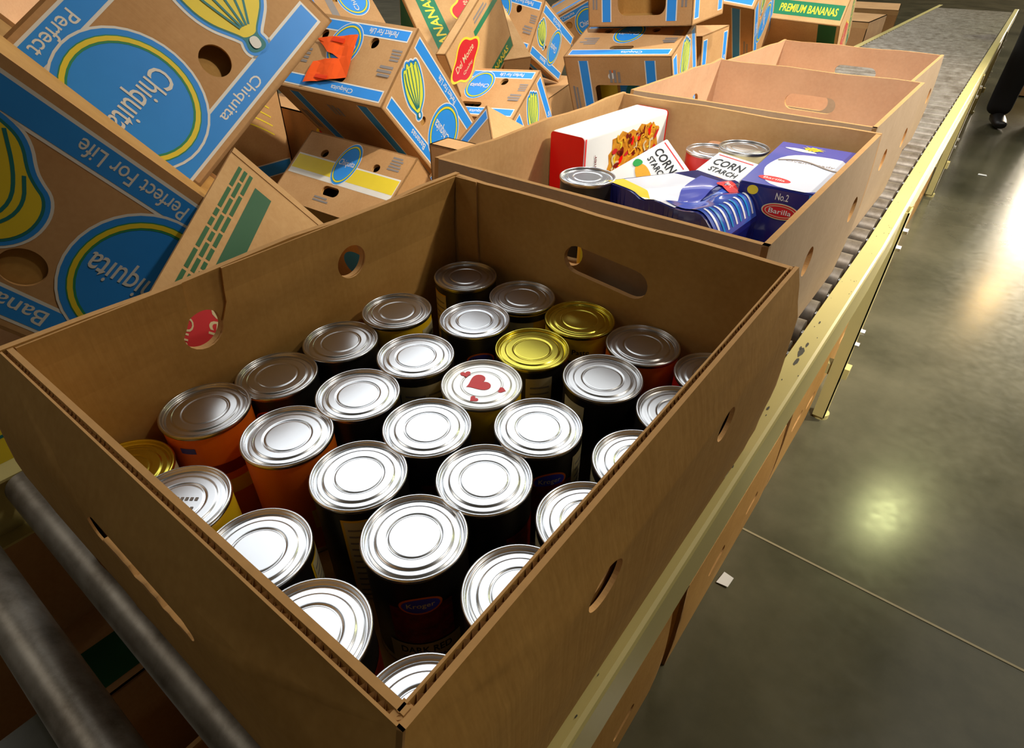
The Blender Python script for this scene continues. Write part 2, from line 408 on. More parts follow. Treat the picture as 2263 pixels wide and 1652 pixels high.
def emblem(cx, cy, rx, ry, rot=0.0):
    def fl(k):
        pts = []
        for i in range(72):
            t = 2*PI*i/72; r = 1+.13*math.cos(4*t+.4)
            x, y = rx*k*r*math.cos(t), ry*k*r*math.sin(t)
            pts.append((cx+x*math.cos(rot)-y*math.sin(rot), cy+x*math.sin(rot)+y*math.cos(rot)))
        return pts
    return [('poly', fl(1.12), Y_), ('poly', fl(1.0), M['red']), ('text', 'Del Monte', cx, cy+.008*math.cos(rot), rx*1.5, ry*.42, rot, M['cream']), ('text', 'Quality', cx+.03*math.sin(rot), cy-.03*math.cos(rot), rx*.8, ry*.26, rot, M['cream'])]
def dm_strip(v0, v1, hl, text, tw, rot=0.0, tx=0.0):
    return [('poly', rect(-hl, v0, hl, v1), M['green'])]+([('text', text, tx, (v0+v1)/2, tw, (v1-v0)*.55, rot, M['yellow'])] if text else [])

FACES = {'-Y': ((1, 0, 0), (0, 0, 1), (0, -1, 0)), '+Y': ((-1, 0, 0), (0, 0, 1), (0, 1, 0)), '+X': ((0, 1, 0), (0, 0, 1), (1, 0, 0)),
         '-X': ((0, -1, 0), (0, 0, 1), (-1, 0, 0)), '+Z': ((1, 0, 0), (0, 1, 0), (0, 0, 1)), '-Z': ((1, 0, 0), (0, -1, 0), (0, 0, -1))}
def face_fn(face, D, off=0.0, cx=0.0):
    U, V, N = [Vector(a) for a in FACES[face]]
    h = abs(N.x)*D[0]/2+abs(N.y)*D[1]/2+abs(N.z)*D[2]/2
    c = N*(h+off)+Vector((cx, 0, 0)) 
    return lambda u, v, w: tuple(c+U*u+V*v+N*w)
def face_half(face, D):
    U, V, N = [Vector(a) for a in FACES[face]]
    return (abs(U.x)*D[0]+abs(U.y)*D[1]+abs(U.z)*D[2])/2, (abs(V.x)*D[0]+abs(V.y)*D[1]+abs(V.z)*D[2])/2
DM = (.51, .41, .245)
def carton(name, pose, label, decs, holes, tray_holes=None, dims=DM, cat='box', group=None, mat='kraft_heap', liner=None, trim=None, tray=True):
    """telescoping fruit carton: printed lid over an inner tray"""
    t, X, Y, Z = [Vector(a) for a in pose]
    base = t-Z*dims[2]/2
    mw = Matrix(((X.x, Y.x, Z.x, base.x), (X.y, Y.y, Z.y, base.y), (X.z, Y.z, Z.z, base.z), (0, 0, 0, 1)))
    root = empty(name, mw); tag(root, label, cat, group)
    z0 = dims[2]/2; km = M[mat]
    def shell(D, skip, hol, dec, off=0.0, km=km, th=.004):
        mb = MB()
        for f in FACES:
            if f in skip: continue
            hu, hv = face_half(f, D); fn0 = face_fn(f, D)
            x1 = trim if trim is not None else D[0]/2
            lo, hi = -hu, hu
            if trim is not None:
                if f == '+X': fn0 = face_fn(f, (trim*2, D[1], D[2]))
                elif f in ('-Y', '+Z', '-Z'): hi = trim
                elif f == '+Y': lo = -trim
            fn = lambda u, v, w, fn0=fn0: (lambda p: (p[0], p[1], p[2]+z0))(fn0(u, v, w))
            panel(mb, rect(lo, -hv, hi, hv), hol.get(f, []), -th, fn, km, mat_edge=M['kraft_edge'])
            if f in dec:
                put_decals(mb, dec[f], fn)
        return mb
    shell(dims, ('-Z',) if tray else (), holes, decs).build('lid', root)
    if tray:
        D2 = tuple(a-.012 for a in dims)
        if trim is not None: D2 = dims
        if trim is None:
            shell(D2, ('+Z',), tray_holes or {}, {}, km=M['kraft']).build('tray', root)
    if liner:
        mb = MB(); fn = lambda u, v, w: (u, v, dims[2]-.05+w)
        panel(mb, rect(-dims[0]/2+.012, -dims[1]/2+.012, dims[0]/2-.012, dims[1]/2-.012), [], -.003, fn, M['kraft'])
        put_decals(mb, liner, fn); mb.build('liner', root)
    return root

# ------------------------------------------------------------------ the building
def quad_obj(name, pts, mat):
    mb = MB(); mb.add(pts, [tuple(range(len(pts)))], mat); return structure(mb.build(name))
RX0, RX1, RY0, RY1, RZ = -12.0, 11.0, -7.0, 26.0, 6.6
quad_obj('floor', [(RX0, RY0, 0), (RX1, RY0, 0), (RX1, RY1, 0), (RX0, RY1, 0)], M['floor'])
quad_obj('wall_left', [(RX0, RY0, 0), (RX0, RY1, 0), (RX0, RY1, RZ), (RX0, RY0, RZ)], M['wallpaint'])
quad_obj('wall_right', [(RX1, RY1, 0), (RX1, RY0, 0), (RX1, RY0, RZ), (RX1, RY1, RZ)], M['wallpaint'])
quad_obj('wall_front', [(RX1, RY0, 0), (RX0, RY0, 0), (RX0, RY0, RZ), (RX1, RY0, RZ)], M['wallpaint'])
DX0, DX1, DZ1 = 1.75, 7.0, 6.4
mb = MB()
panel(mb, rect(RX0, 0, RX1, RZ), [rect(DX0, 3.2, DX1, DZ1)], .2, lambda u, v, w: (u, RY1+w, v), M['wallpaint'])
structure(mb.build('wall_back'))
quad_obj('window_1', [(DX0, RY1+.1, 3.2), (DX1, RY1+.1, 3.2), (DX1, RY1+.1, DZ1), (DX0, RY1+.1, DZ1)], M['daylight'])
# ceiling with translucent roof panels; the last two are added fill light
SKY = [(-10.5, -5.6, 1.1, 10.5), (-5.3, -1.0, 1.1, 10.5), (1.6, 5.5, 1.6, 9.6), (-8.5, -4.0, -5.5, -1.5)]
mb = MB()
panel(mb, rect(RX0, RY0, RX1, RY1), [rect(a, c, b, d) for a, b, c, d in SKY], .15, lambda u, v, w: (u, v, RZ+w), M['ceil'])
structure(mb.build('ceiling'))
for i, (a, b, c, d) in enumerate(SKY):
    quad_obj('window_%d' % (i+2), [(a, c, RZ+.1), (a, d, RZ+.1), (b, d, RZ+.1), (b, c, RZ+.1)], M['skylight' if i < 2 else ('fill_panel_right' if i == 2 else 'fill_panel_front')])
mb = MB(); mb.box(-.6, 6, .983, .988, -.01, .0012, plain('joint_filler', srgb(150, 138, 104), 0.7))
structure(mb.build('trim_1'))
mb = MB(); mb.box(1.35, 1.355, -6, 25, -.01, .0012, bpy.data.materials['joint_filler'])
structure(mb.build('trim_2'))

LAMPS = [((.72, 7.0, 5.0), 'lamp_green', 'greenish glowing high bay lamp nearest over the aisle'), ((1.2, 14.6, 5.0), 'lamp_warm', 'amber glowing high bay lamp far down the aisle'),
         ((2.0, 3.0, 5.6), 'lamp_white', 'added white glowing high bay lamp over the bare floor'), ((-3.2, 10.6, 5.6), 'lamp_white', 'white glowing high bay lamp beyond the roof panels')]  # lamp over the bare floor is added to brighten the boxes behind
for p, mk, lb in LAMPS:
    r = empty('high_bay_lamp', loc=p); tag(r, lb, 'lamp', 'high bay lamps under the ceiling')
    a = MB(); a.lathe([(.06, .34), (.09, .30), (.10, .2), (.2, .08), (.24, -.02), (.235, -.02), (.195, .08), (.09, .19)], M['fixture'], 32); a.build('shade', r)
    a = MB(); a.tube((0, 0, .3), (0, 0, RZ-p[2]), .012, M['fixture'], 8); a.build('stem', r)
    a = MB(); a.lathe([(0, .02), (.19, .02)], M[mk], 32); a.build('glowing_lens', r)

def fill_spot(p, aim, power, ang, col, lb):
    d = (Vector(aim)-Vector(p)).normalized()
    r = empty('added_spot', loc=p); r.rotation_euler = d.to_track_quat('-Z', 'Y').to_euler(); tag(r, lb, 'lamp')
    a = MB(); a.lathe([(.05, .30), (.09, .28), (.12, .12), (.17, -.04), (.165, -.04), (.11, .12), (0, .16)], M['fixture'], 32); a.build('housing', r)
    li = bpy.data.lights.new('fill_bulb', 'SPOT'); li.energy = power; li.spot_size = ang; li.spot_blend = .8; li.shadow_soft_size = .16; li.color = col
    o = bpy.data.objects.new('fill_bulb', li); COL.objects.link(o); o.parent = r; o.location.z = -.05
fill_spot((3.6, 3.6, 5.8), (-1.15, 2.2, .6), 2600, math.radians(35), (1, .93, .82), 'added unseen lamp aimed to brighten the carton heap')  # added lamp, aimed to brighten the heap and spare the nearest carton
fill_spot((1.2, -1.5, 5.4), (-.55, 2.35, .7), 1500, math.radians(31), (1, .97, .95), 'added unseen lamp aimed to brighten the farther open cartons')  # added lamp behind the camera, brightens the farther cartons' inner walls
# ------------------------------------------------------------------ roller conveyor
YB = 1.2
def cx_(y): return -.0208*max(0, y-YB)
def cz_(y): return -.0165*max(0, y-YB)
conv = empty('roller_conveyor', loc=(-.375, 0, 0)); tag(conv, 'long gravity roller conveyor with cream steel rails carrying the open cartons', 'conveyor')
def cw(x, y, z): return (x+.375+cx_(y), y, z+cz_(y))
YS = [-.12, .4, .8, 1.2, 2.0, 3.0, 4.0, 5.2, 6.4, 7.7]
def rail(xw, sgn):
    # C section: web at xw, flanges to sgn
    prof = [(0, .512), (0, .593), (.0015*sgn, .5978), (.005*sgn, .5995), (.032*sgn, .5995), (.032*sgn, .5965), (.005*sgn, .5965), (.003*sgn, .593), (.003*sgn, .515), (.022*sgn, .515), (.022*sgn, .512)]
    mb = MB(); k = len(prof)
    vs = [cw(xw+a, y, z) for y in YS for a, z in prof]
    fs = [(i*k+q, i*k+(q+1) % k, (i+1)*k+(q+1) % k, (i+1)*k+q) for i in range(len(YS)-1) for q in range(k)]
    mb.add(vs, fs, M['rail'])
    mb.add(vs[:k], [tuple(range(k))], M['rail']); mb.add(vs[-k:], [tuple(range(k))][::-1], M['rail'])
    # chips in the paint
    r = random.Random(3 if sgn < 0 else 4)
    chips = [(.74, .018, .013), (.765, .020, .016), (.79, .018, .010), (.775, .023, .008), (.86, .021, .006), (.62, .015, .006), (.55, .018, .006), (.50, .012, .004)]+[(r.uniform(.1, 4), r.uniform(.006, .028), r.uniform(.001, .0032)) for _ in range(70)]
    for y, a, L in chips:
        n = 7; pts = [(xw+sgn*(a+L*.28*r.uniform(.5, 1)*math.cos(2*PI*i/n)), y+L*r.uniform(.5, 1)*math.sin(2*PI*i/n)) for i in range(n)]
        mb.add([cw(p[0], p[1], .5998) for p in pts], [tuple(range(n))], M['rail_dark'])
    return mb.build('rail', conv)
rail(-.0748, -1); rail(-.705, 1)
RR = .0200; y = -.037-.0762*1
ys = []
y = -.033-.066
while y < 7.6: ys.append(y); y += .066 if y < .3 else (.069 if y < 1.6 else .0762)
for y in ys[:100]:
    mb = MB()
    mb.tube(cw(-.668, y, .602-RR), cw(-.112, y, .602-RR), RR, M['roller'], 28)
    mb.tube(cw(-.703, y, .602-RR), cw(-.077, y, .602-RR), .0055, M['bolt'], 8)
    mb.build('roller', conv)
for ly in (1.49, 3.57, 5.65):
    for xs, s_ in ((-.067, 1), (-.713, -1)):
        mb = MB(); X, Yy, Zz = cx_(ly), ly, .585+cz_(ly)
        o = X+.375+xs
        mb.box(o-.003*s_ if s_ > 0 else o, o if s_ > 0 else o+.003, ly-.024, ly+.024, .012, Zz, M['rail'])
        mb.box(min(o, o-.03*s_), max(o, o-.03*s_), ly-.024, ly-.021, .012, Zz, M['rail'])
        mb.box(min(o, o-.03*s_), max(o, o-.03*s_), ly+.021, ly+.024, .012, Zz, M['rail'])
        mb.tube((o-.012*s_, ly, 0), (o-.012*s_, ly, .014), .02, M['rail'], 16)
        lg = mb.build('leg', conv)
        for bz in (.10, .05) if False else (Zz-.05, Zz-.09, .27, .24):
            b = MB(); b.tube((o, ly+(.01 if bz > .25 else -.005), bz), (o+.009*s_, ly+(.01 if bz > .25 else -.005), bz), .0075, M['bolt'], 6, smooth=False); b.build('bolt', lg)
    mb = MB(); mb.box(cx_(ly)+.375-.70, cx_(ly)+.375-.055, ly-.015, ly+.015, .14, .17, M['rail']); mb.build('cross_brace', conv)

# ------------------------------------------------------------------ open cartons on the conveyor
def interp(tab, z):
    if z <= tab[0][0]: return tab[0][1]
    for (a, b), (c, d) in zip(tab, tab[1:]):
        if z <= c:
            k = (z-a)/(c-a); k = k*k*(3-2*k); return b+(d-b)*k
    return tab[-1][1]
def open_carton(name, label, walls, zb, zt, slots, kin, group=None, rim=False, kout='kraft'):
    """walls: four functions of z giving the outer x or y of left, right, near, far"""
    fl, fr, fn_, fb = walls
    xc = (fl(zt)+fr(zt))/2; yc = (fn_(zt)+fb(zt))/2
    root = empty(name, loc=(xc, yc, zb)); tag(root, label, 'box', group)
    L = lambda p: (p[0]-xc, p[1]-yc, p[2]-zb)
    h = zt-zb; cv = [h*k/14 for k in range(1, 14)]
    cu_ = [k/8 for k in range(1, 8)]
    lx = fr(zt)-fl(zt); ly = fb(zt)-fn_(zt)
    rs = random.Random(len(label))
    def near(t0): return lambda u, v, w: L((fl(zb+v)+(fr(zb+v)-fl(zb+v))*(u/lx), fn_(zb+v)+t0+w, zb+v))
    def far(t0): return lambda u, v, w: L((fl(zb+v)+(fr(zb+v)-fl(zb+v))*(u/lx), fb(zb+v)-t0-w-.003*math.sin(PI*u/lx)*(v/h), zb+v+.0012*math.sin(u*90)*(v/h)**6))
    def left(t0): return lambda u, v, w: L((fl(zb+v)+t0+w, fn_(zb+v)+(fb(zb+v)-fn_(zb+v))*(u/ly), zb+v+(.0012*math.sin(u*77+1)+.0012*math.sin(u*31))*(v/h)**6))
    def right(t0): return lambda u, v, w: L((fr(zb+v)-t0-w, fn_(zb+v)+(fb(zb+v)-fn_(zb+v))*(u/ly), zb+v))
    K, KI, KE = M[kout], M[kin], M['kraft_edge']
    res = {}
    for key, fnc, Ln in (('near', near, lx), ('far', far, lx), ('left', left, ly), ('right', right, ly)):
        mb = MB(); cu = [Ln*k for k in cu_]; hol = slots.get(key, [])
        if rim and key in ('near', 'right'):
            a, b = (.0014, .0038) if key == 'near' else (.0034, .0014)
            gap = .0028; tot = a+gap+b
            panel(mb, rect(0, 0, Ln, h), hol, a, fnc(0), K, cu, cv, mat_edge=KE)
            panel(mb, rect(0.004, .004, Ln-.004, h), hol, b, fnc(a+gap), KI, cu, cv, mat_in=KI, mat_edge=KE)
            f = fnc(a); n = int(Ln/.0054)*8; vs = []; fs = []
            for i in range(n+1):
                u = Ln*i/n; w = gap*(.5-.5*math.cos(2*PI*i/8))
                vs += [f(u, h-.0008-.0006*math.sin(i*.9), w), f(u, h-.016, w)]
            mb.add(vs, [(2*i, 2*i+2, 2*i+3, 2*i+1) for i in range(n)], KE, True)
            panel(mb, rect(0.002, h-.022, Ln-.002, h-.015), [], gap, fnc(a), KE, cu)
        else:
            panel(mb, rect(0, 0, Ln, h), hol, .0065, fnc(0), K, cu, cv, mat_in=KI, mat_edge=KE)
        res[key] = mb.build('side_wall' if key in ('left', 'right') else 'end_wall', root); smooth_fix(res[key])
    mb = MB(); mb.add([L((fl(zb)+.001, fn_(zb)+.001, zb+.0005)), L((fr(zb)-.001, fn_(zb)+.001, zb+.0005)), L((fr(zb)-.001, fb(zb)-.001, zb+.0005)), L((fl(zb)+.001, fb(zb)-.001, zb+.0005)),
                       L((fl(zb)+.001, fn_(zb)+.001, zb+.006)), L((fr(zb)-.001, fn_(zb)+.001, zb+.006)), L((fr(zb)-.001, fb(zb)-.001, zb+.006)), L((fl(zb)+.001, fb(zb)-.001, zb+.006))],
                      [(3, 2, 1, 0), (4, 5, 6, 7), (0, 1, 5, 4), (1, 2, 6, 5), (2, 3, 7, 6), (3, 0, 4, 7)], KI)
    mb.build('bottom_flap', root)
    return root, L, res
T = lambda tab: (lambda z: interp(tab, z))
ZB, ZT = .602, .82
c1 = (T([(.602, -.500), (.75, -.501), (.79, -.498), (.82, -.494)]), T([(.602, -.0865), (.64, -.0815), (.70, -.0765), (.77, -.0775), (.795, -.083), (.82, -.090)]),
      T([(.602, .040), (.625, .036), (.66, .030), (.72, .027), (.772, .031), (.782, .0335), (.80, .0435), (.82, .053)]), T([(.602, .531), (.82, .531)]))
YN = lambda y: y-.053
c1root, L1, C1W = open_carton('open_carton', 'nearest open brown carton on the conveyor, packed with food cans', c1, ZB, ZT,
    {'left': [ell(.151, .768-ZB, .0178, .0185), ell(.3126, .770-ZB, .0175, .0180)],
     'far': [slot(.215, .760-ZB, .050, .0165, -.10)],
     'near': [slot(.205, .768-ZB, .056, .008, -.03), slot(.10, .66-ZB, .03, .016, 0.0)],
     'right': [ell(.152, .762-ZB, .0175, .0135), ell(.323, .757-ZB, .0150, .0135)]}, 'kraft', rim=True)
# inner liner of the left wall: two sheets with the cut strip between them, and the corner flap
mb = MB()
fl_ = c1[0]
fli = lambda u, v, w: L1((fl_(v)+.0067+w, u, v))
zs = [.625+.19*k/10 for k in range(1, 10)]
_arc = [(.189+.0185*math.cos(a), .768+.0185*math.sin(a)) for a in [math.radians(0-18*k) for k in range(11)]]
panel(mb, [(.062, .612), (.521, .612), (.521, .8195), (.2185, .8195), (.2155, .786)]+_arc+[(.181, .786), (.183, .8195), (.062, .8195)], [ell(.358, .770, .0185, .0185)], .0022, fli, M['kraft'], cv=zs, mat_edge=M['kraft_edge'])
mb.build('wall_liner', C1W['left'])
mb = MB(); panel(mb, rect(-.486, .612, -.4535, .8195), [], .0022, lambda u, v, w: L1((u, .5235-w-.001*(1+math.sin(v*60)), v)), M['kraft'], cv=zs, mat_edge=M['kraft_edge'])
mb.build('corner_flap', C1W['far'])
# torn hand-hole flap on the near wall
_r = random.Random(5)
_up = [(-.331+.101*k/16, .7625+_r.uniform(-.0022, .0022)-.002*k/16) for k in range(17)]
_lo = [(-.331+.101*k/16, .7565+_r.uniform(-.001, .001)-.002*k/16) for k in range(17)]
mb = MB(); panel(mb, _lo+_up[::-1], [], -.004, lambda u, v, w: L1((u, c1[2](v)+.0065+w*1.6, v)), M['kraft_edge'])
mb.build('hand_hole_flap', C1W['near'])
mb = MB(); mb.box(-.0990, -.0905, .0537, .0622, .8085, .8193, M['kraft_edge'], lambda x, y, z: L1((x, y, z))); mb.build('corner_tab', c1root)

def straight(x0, x1, y0, y1, zb, zt, b=.005):
    s_ = lambda base, sg: (lambda z: base+sg*b*math.sin(PI*min(1, max(0, (z-zb)/(zt-zb)))))
    return (s_(x0, -1), s_(x1, 1), s_(y0, -1), s_(y1, 1))
def slots_std(lx, ly, h, dx=0.0):
    return {'near': [slot(lx/2+dx, h*.70, .052, .016)], 'far': [slot(lx/2+.01, h*.70, .052, .016)],
            'left': [ell(ly*.28, h*.66, .019, .019), ell(ly*.72, h*.66, .019, .019)], 'right': [ell(ly*.40, h*.60, .0185, .0185), ell(ly*.86, h*.58, .0185, .0185)]}
C2 = (-.548, -.124, .552, 1.036); C3 = (-.556, -.139, 1.082, 1.505); C4 = (-.570, -.168, 1.585, 2.02)
open_carton('open_carton', 'second open brown carton, holding the red and blue food boxes', straight(*C2, .602, .822), .602, .822, slots_std(.424, .484, .22, -.035), 'kraft_pale', kout='kraft_grey')
open_carton('open_carton', 'third open brown carton, empty, behind the one with food boxes', straight(*C3, .601, .818), .601, .818, slots_std(.417, .423, .217), 'kraft_pink', kout='kraft_grey')
open_carton('open_carton', 'farthest open brown carton on the conveyor, empty', straight(*C4, .595, .803), .595, .803, slots_std(.40, .435, .208), 'kraft_pink', kout='kraft_grey')

# ------------------------------------------------------------------ cans
RC = .0372
LIDP = [(0, -.0016), (.006, -.0016), (.0166, -.0016), (.0173, -.0016), (.0180, -.0018), (.0186, -.0022), (.0192, -.0022), (.0198, -.0018), (.0205, -.0016), (.0212, -.0016), (.0253, -.0016), (.0261, -.0016), (.0268, -.0018), (.0275, -.0025), (.0282, -.0028), (.0290, -.0028), (.0310, -.0028), (.0317, -.0029), (.0327, -.0036), (.0335, -.0040), (.0343, -.0040), (.0349, -.0034), (.0353, -.0013), (.0356, -.0004), (.0361, 0), (.0368, 0), (.0374, -.0004), (.0378, -.0012), (.0379, -.0022), (.0377, -.0032), (.0370, -.0038)]
LIDS = {}
def can_mesh(kind):
    if kind in LIDS: return LIDS[kind]
    mb = MB(); mb.lathe(LIDP, M[kind], 72); o = mb.build('lid'); me = o.data; bpy.data.objects.remove(o); LIDS[kind] = me
    return me
_bm = MB(); _bm.lathe([(.0368, -.0036), (.0362, -.0055), (.0362, -.1065), (.0368, -.1085), (.0374, -.1095), (.0372, -.112), (.034, -.112), (.033, -.109), (0, -.109)], M['steel_dull'], 48)
_o = _bm.build('body'); BODY = _o.data; bpy.data.objects.remove(_o)
RL = .03655
def cyl_patch(mb, a0, a1, z0, z1, mat, off=.0002, n=None):
    n = n or max(4, int(abs(a1-a0)/.12)); r = RL+off
    vs = [(r*math.cos(a0+(a1-a0)*i/n), r*math.sin(a0+(a1-a0)*i/n), z) for i in range(n+1) for z in (z0, z1)]
    mb.add(vs, [(2*i, 2*i+2, 2*i+3, 2*i+1) for i in range(n)], mat, True)
def cyl_ell(mb, a, z, ru, rv, mat, off):
    r = RL+off; n = 28; vs = [(r*math.cos(a), r*math.sin(a), z)]
    for k in (.5, 1.0):
        for i in range(n):
            t = 2*PI*i/n; b = a+ru*k*math.cos(t)/RL; vs.append((r*math.cos(b), r*math.sin(b), z+rv*k*math.sin(t)))
    fs = [(0, 1+i, 1+(i+1) % n) for i in range(n)]+[(1+i, 1+n+i, 1+n+(i+1) % n, 1+(i+1) % n) for i in range(n)]
    mb.add(vs, fs, mat, True)
def cyl_text(mb, s, a, z, w, h, mat, off):
    vs, fs = text2d(s); r = RL+off
    mb.add([(r*math.cos(a+x*w/RL), r*math.sin(a+x*w/RL), z+y*h) for x, y in vs], fs, mat)
def heart2d(cx, cy, s, rot):
    pts = []
    for i in range(40):
        t = 2*PI*i/40; x = 16*math.sin(t)**3; y = 13*math.cos(t)-5*math.cos(2*t)-2*math.cos(3*t)-math.cos(4*t)
        x, y = x*s/32, y*s/32; pts.append((cx+x*math.cos(rot)-y*math.sin(rot), cy+x*math.sin(rot)+y*math.cos(rot)))
    return pts
D2R = PI/180
def can_label(kind, face, feats):
    mb = MB()
    base = {'black': 'lab_black', 'orange': 'lab_orange', 'yellow': 'lab_yellow', 'red': 'lab_red', 'beige': 'lab_beige'}[kind]
    mb.lathe([(RL-.0002, -.0052), (RL, -.0058), (RL, -.1062), (RL-.0002, -.1066)], M[base], 64)
    k = [0]
    def o(): k[0] += 1; return .0002+.00015*k[0]
    for ft in feats:
        a = face+ft[1]*D2R
        if ft[0] == 'logo':
            z = ft[2] if len(ft) > 2 else -.030
            cyl_ell(mb, a, z, .0150, .0098, M['lab_orange'], o()); cyl_ell(mb, a, z, .0132, .0080, M['logo_blue'], o()); cyl_text(mb, 'Kroger', a, z, .019, .0068, M['cream'], o())
        elif ft[0] == 'beans': cyl_patch(mb, a-.62, a+.62, -.078, -.034, M['beans'], o())
        elif ft[0] == 'lower':
            cyl_patch(mb, a-.75, a+.75, -.1055, -.0795, M['lab_beige'], o()); cyl_text(mb, 'DARK RED', a, -.0875, .038, .0085, M['ink'], o()); cyl_text(mb, 'KIDNEY BEANS', a, -.0995, .036, .0055, M['ink'], o())
        elif ft[0] == 'facts':
            cyl_patch(mb, a-.36, a+.36, -.104, -.012, M['lab_yellow'] if len(ft) > 2 else M['lab_beige'], o()); oo = o()
            cyl_patch(mb, a-.30, a+.36, -.104, -.014, M['lab_beige'], oo); oo = o()
            for i in range(11): cyl_patch(mb, a-.24, a+(.05 if i % 3 == 2 else .28), -.022-i*.0075-.0022, -.022-i*.0075, M['grey'], oo, 4)
        elif ft[0] == 'band': cyl_patch(mb, a-ft[4]*D2R, a+ft[4]*D2R, ft[2], ft[3], M[ft[5]], o())
        elif ft[0] == 'text': cyl_text(mb, ft[2], a, ft[3], ft[4], ft[5], M[ft[6]], o())
        elif ft[0] == 'heart':
            r = RL+o(); mb.add([(r*math.cos(a+x/RL), r*math.sin(a+x/RL), y+ft[2]) for x, y in heart2d(0, 0, .026, 0)], [tuple(range(40))], M['logo_blue'])
    return mb
def make_can(x, y, ztop, lid, kind, feats, label, lid_dec=None, face=None, group='cans packed in the nearest carton', height=.112, stamp=None):
    r = empty('food_can', loc=(x, y, ztop-height)); tag(r, label, 'can', group)
    if lid_dec:
        mb = MB(); mb.lathe(LIDP, M[lid], 72); put_decals(mb, lid_dec, lambda u, v, w: (u, v, -.0013+w), .0001, .0); o = mb.build('lid', r); o.location.z = height
    else:
        o = bpy.data.objects.new('lid', can_mesh(lid)); COL.objects.link(o); o.parent = r; o.location.z = height; o.rotation_euler.z = (x*37+y*91) % 6.28
    b = bpy.data.objects.new('body', BODY); COL.objects.link(b); b.parent = r; b.location.z = height; b.scale.z = height/.112
    fa = math.atan2(-y, -x) if face is None else face
    lb = can_label(kind, fa, feats).build('label', r); lb.location.z = height; lb.scale.z = height/.112
    return r
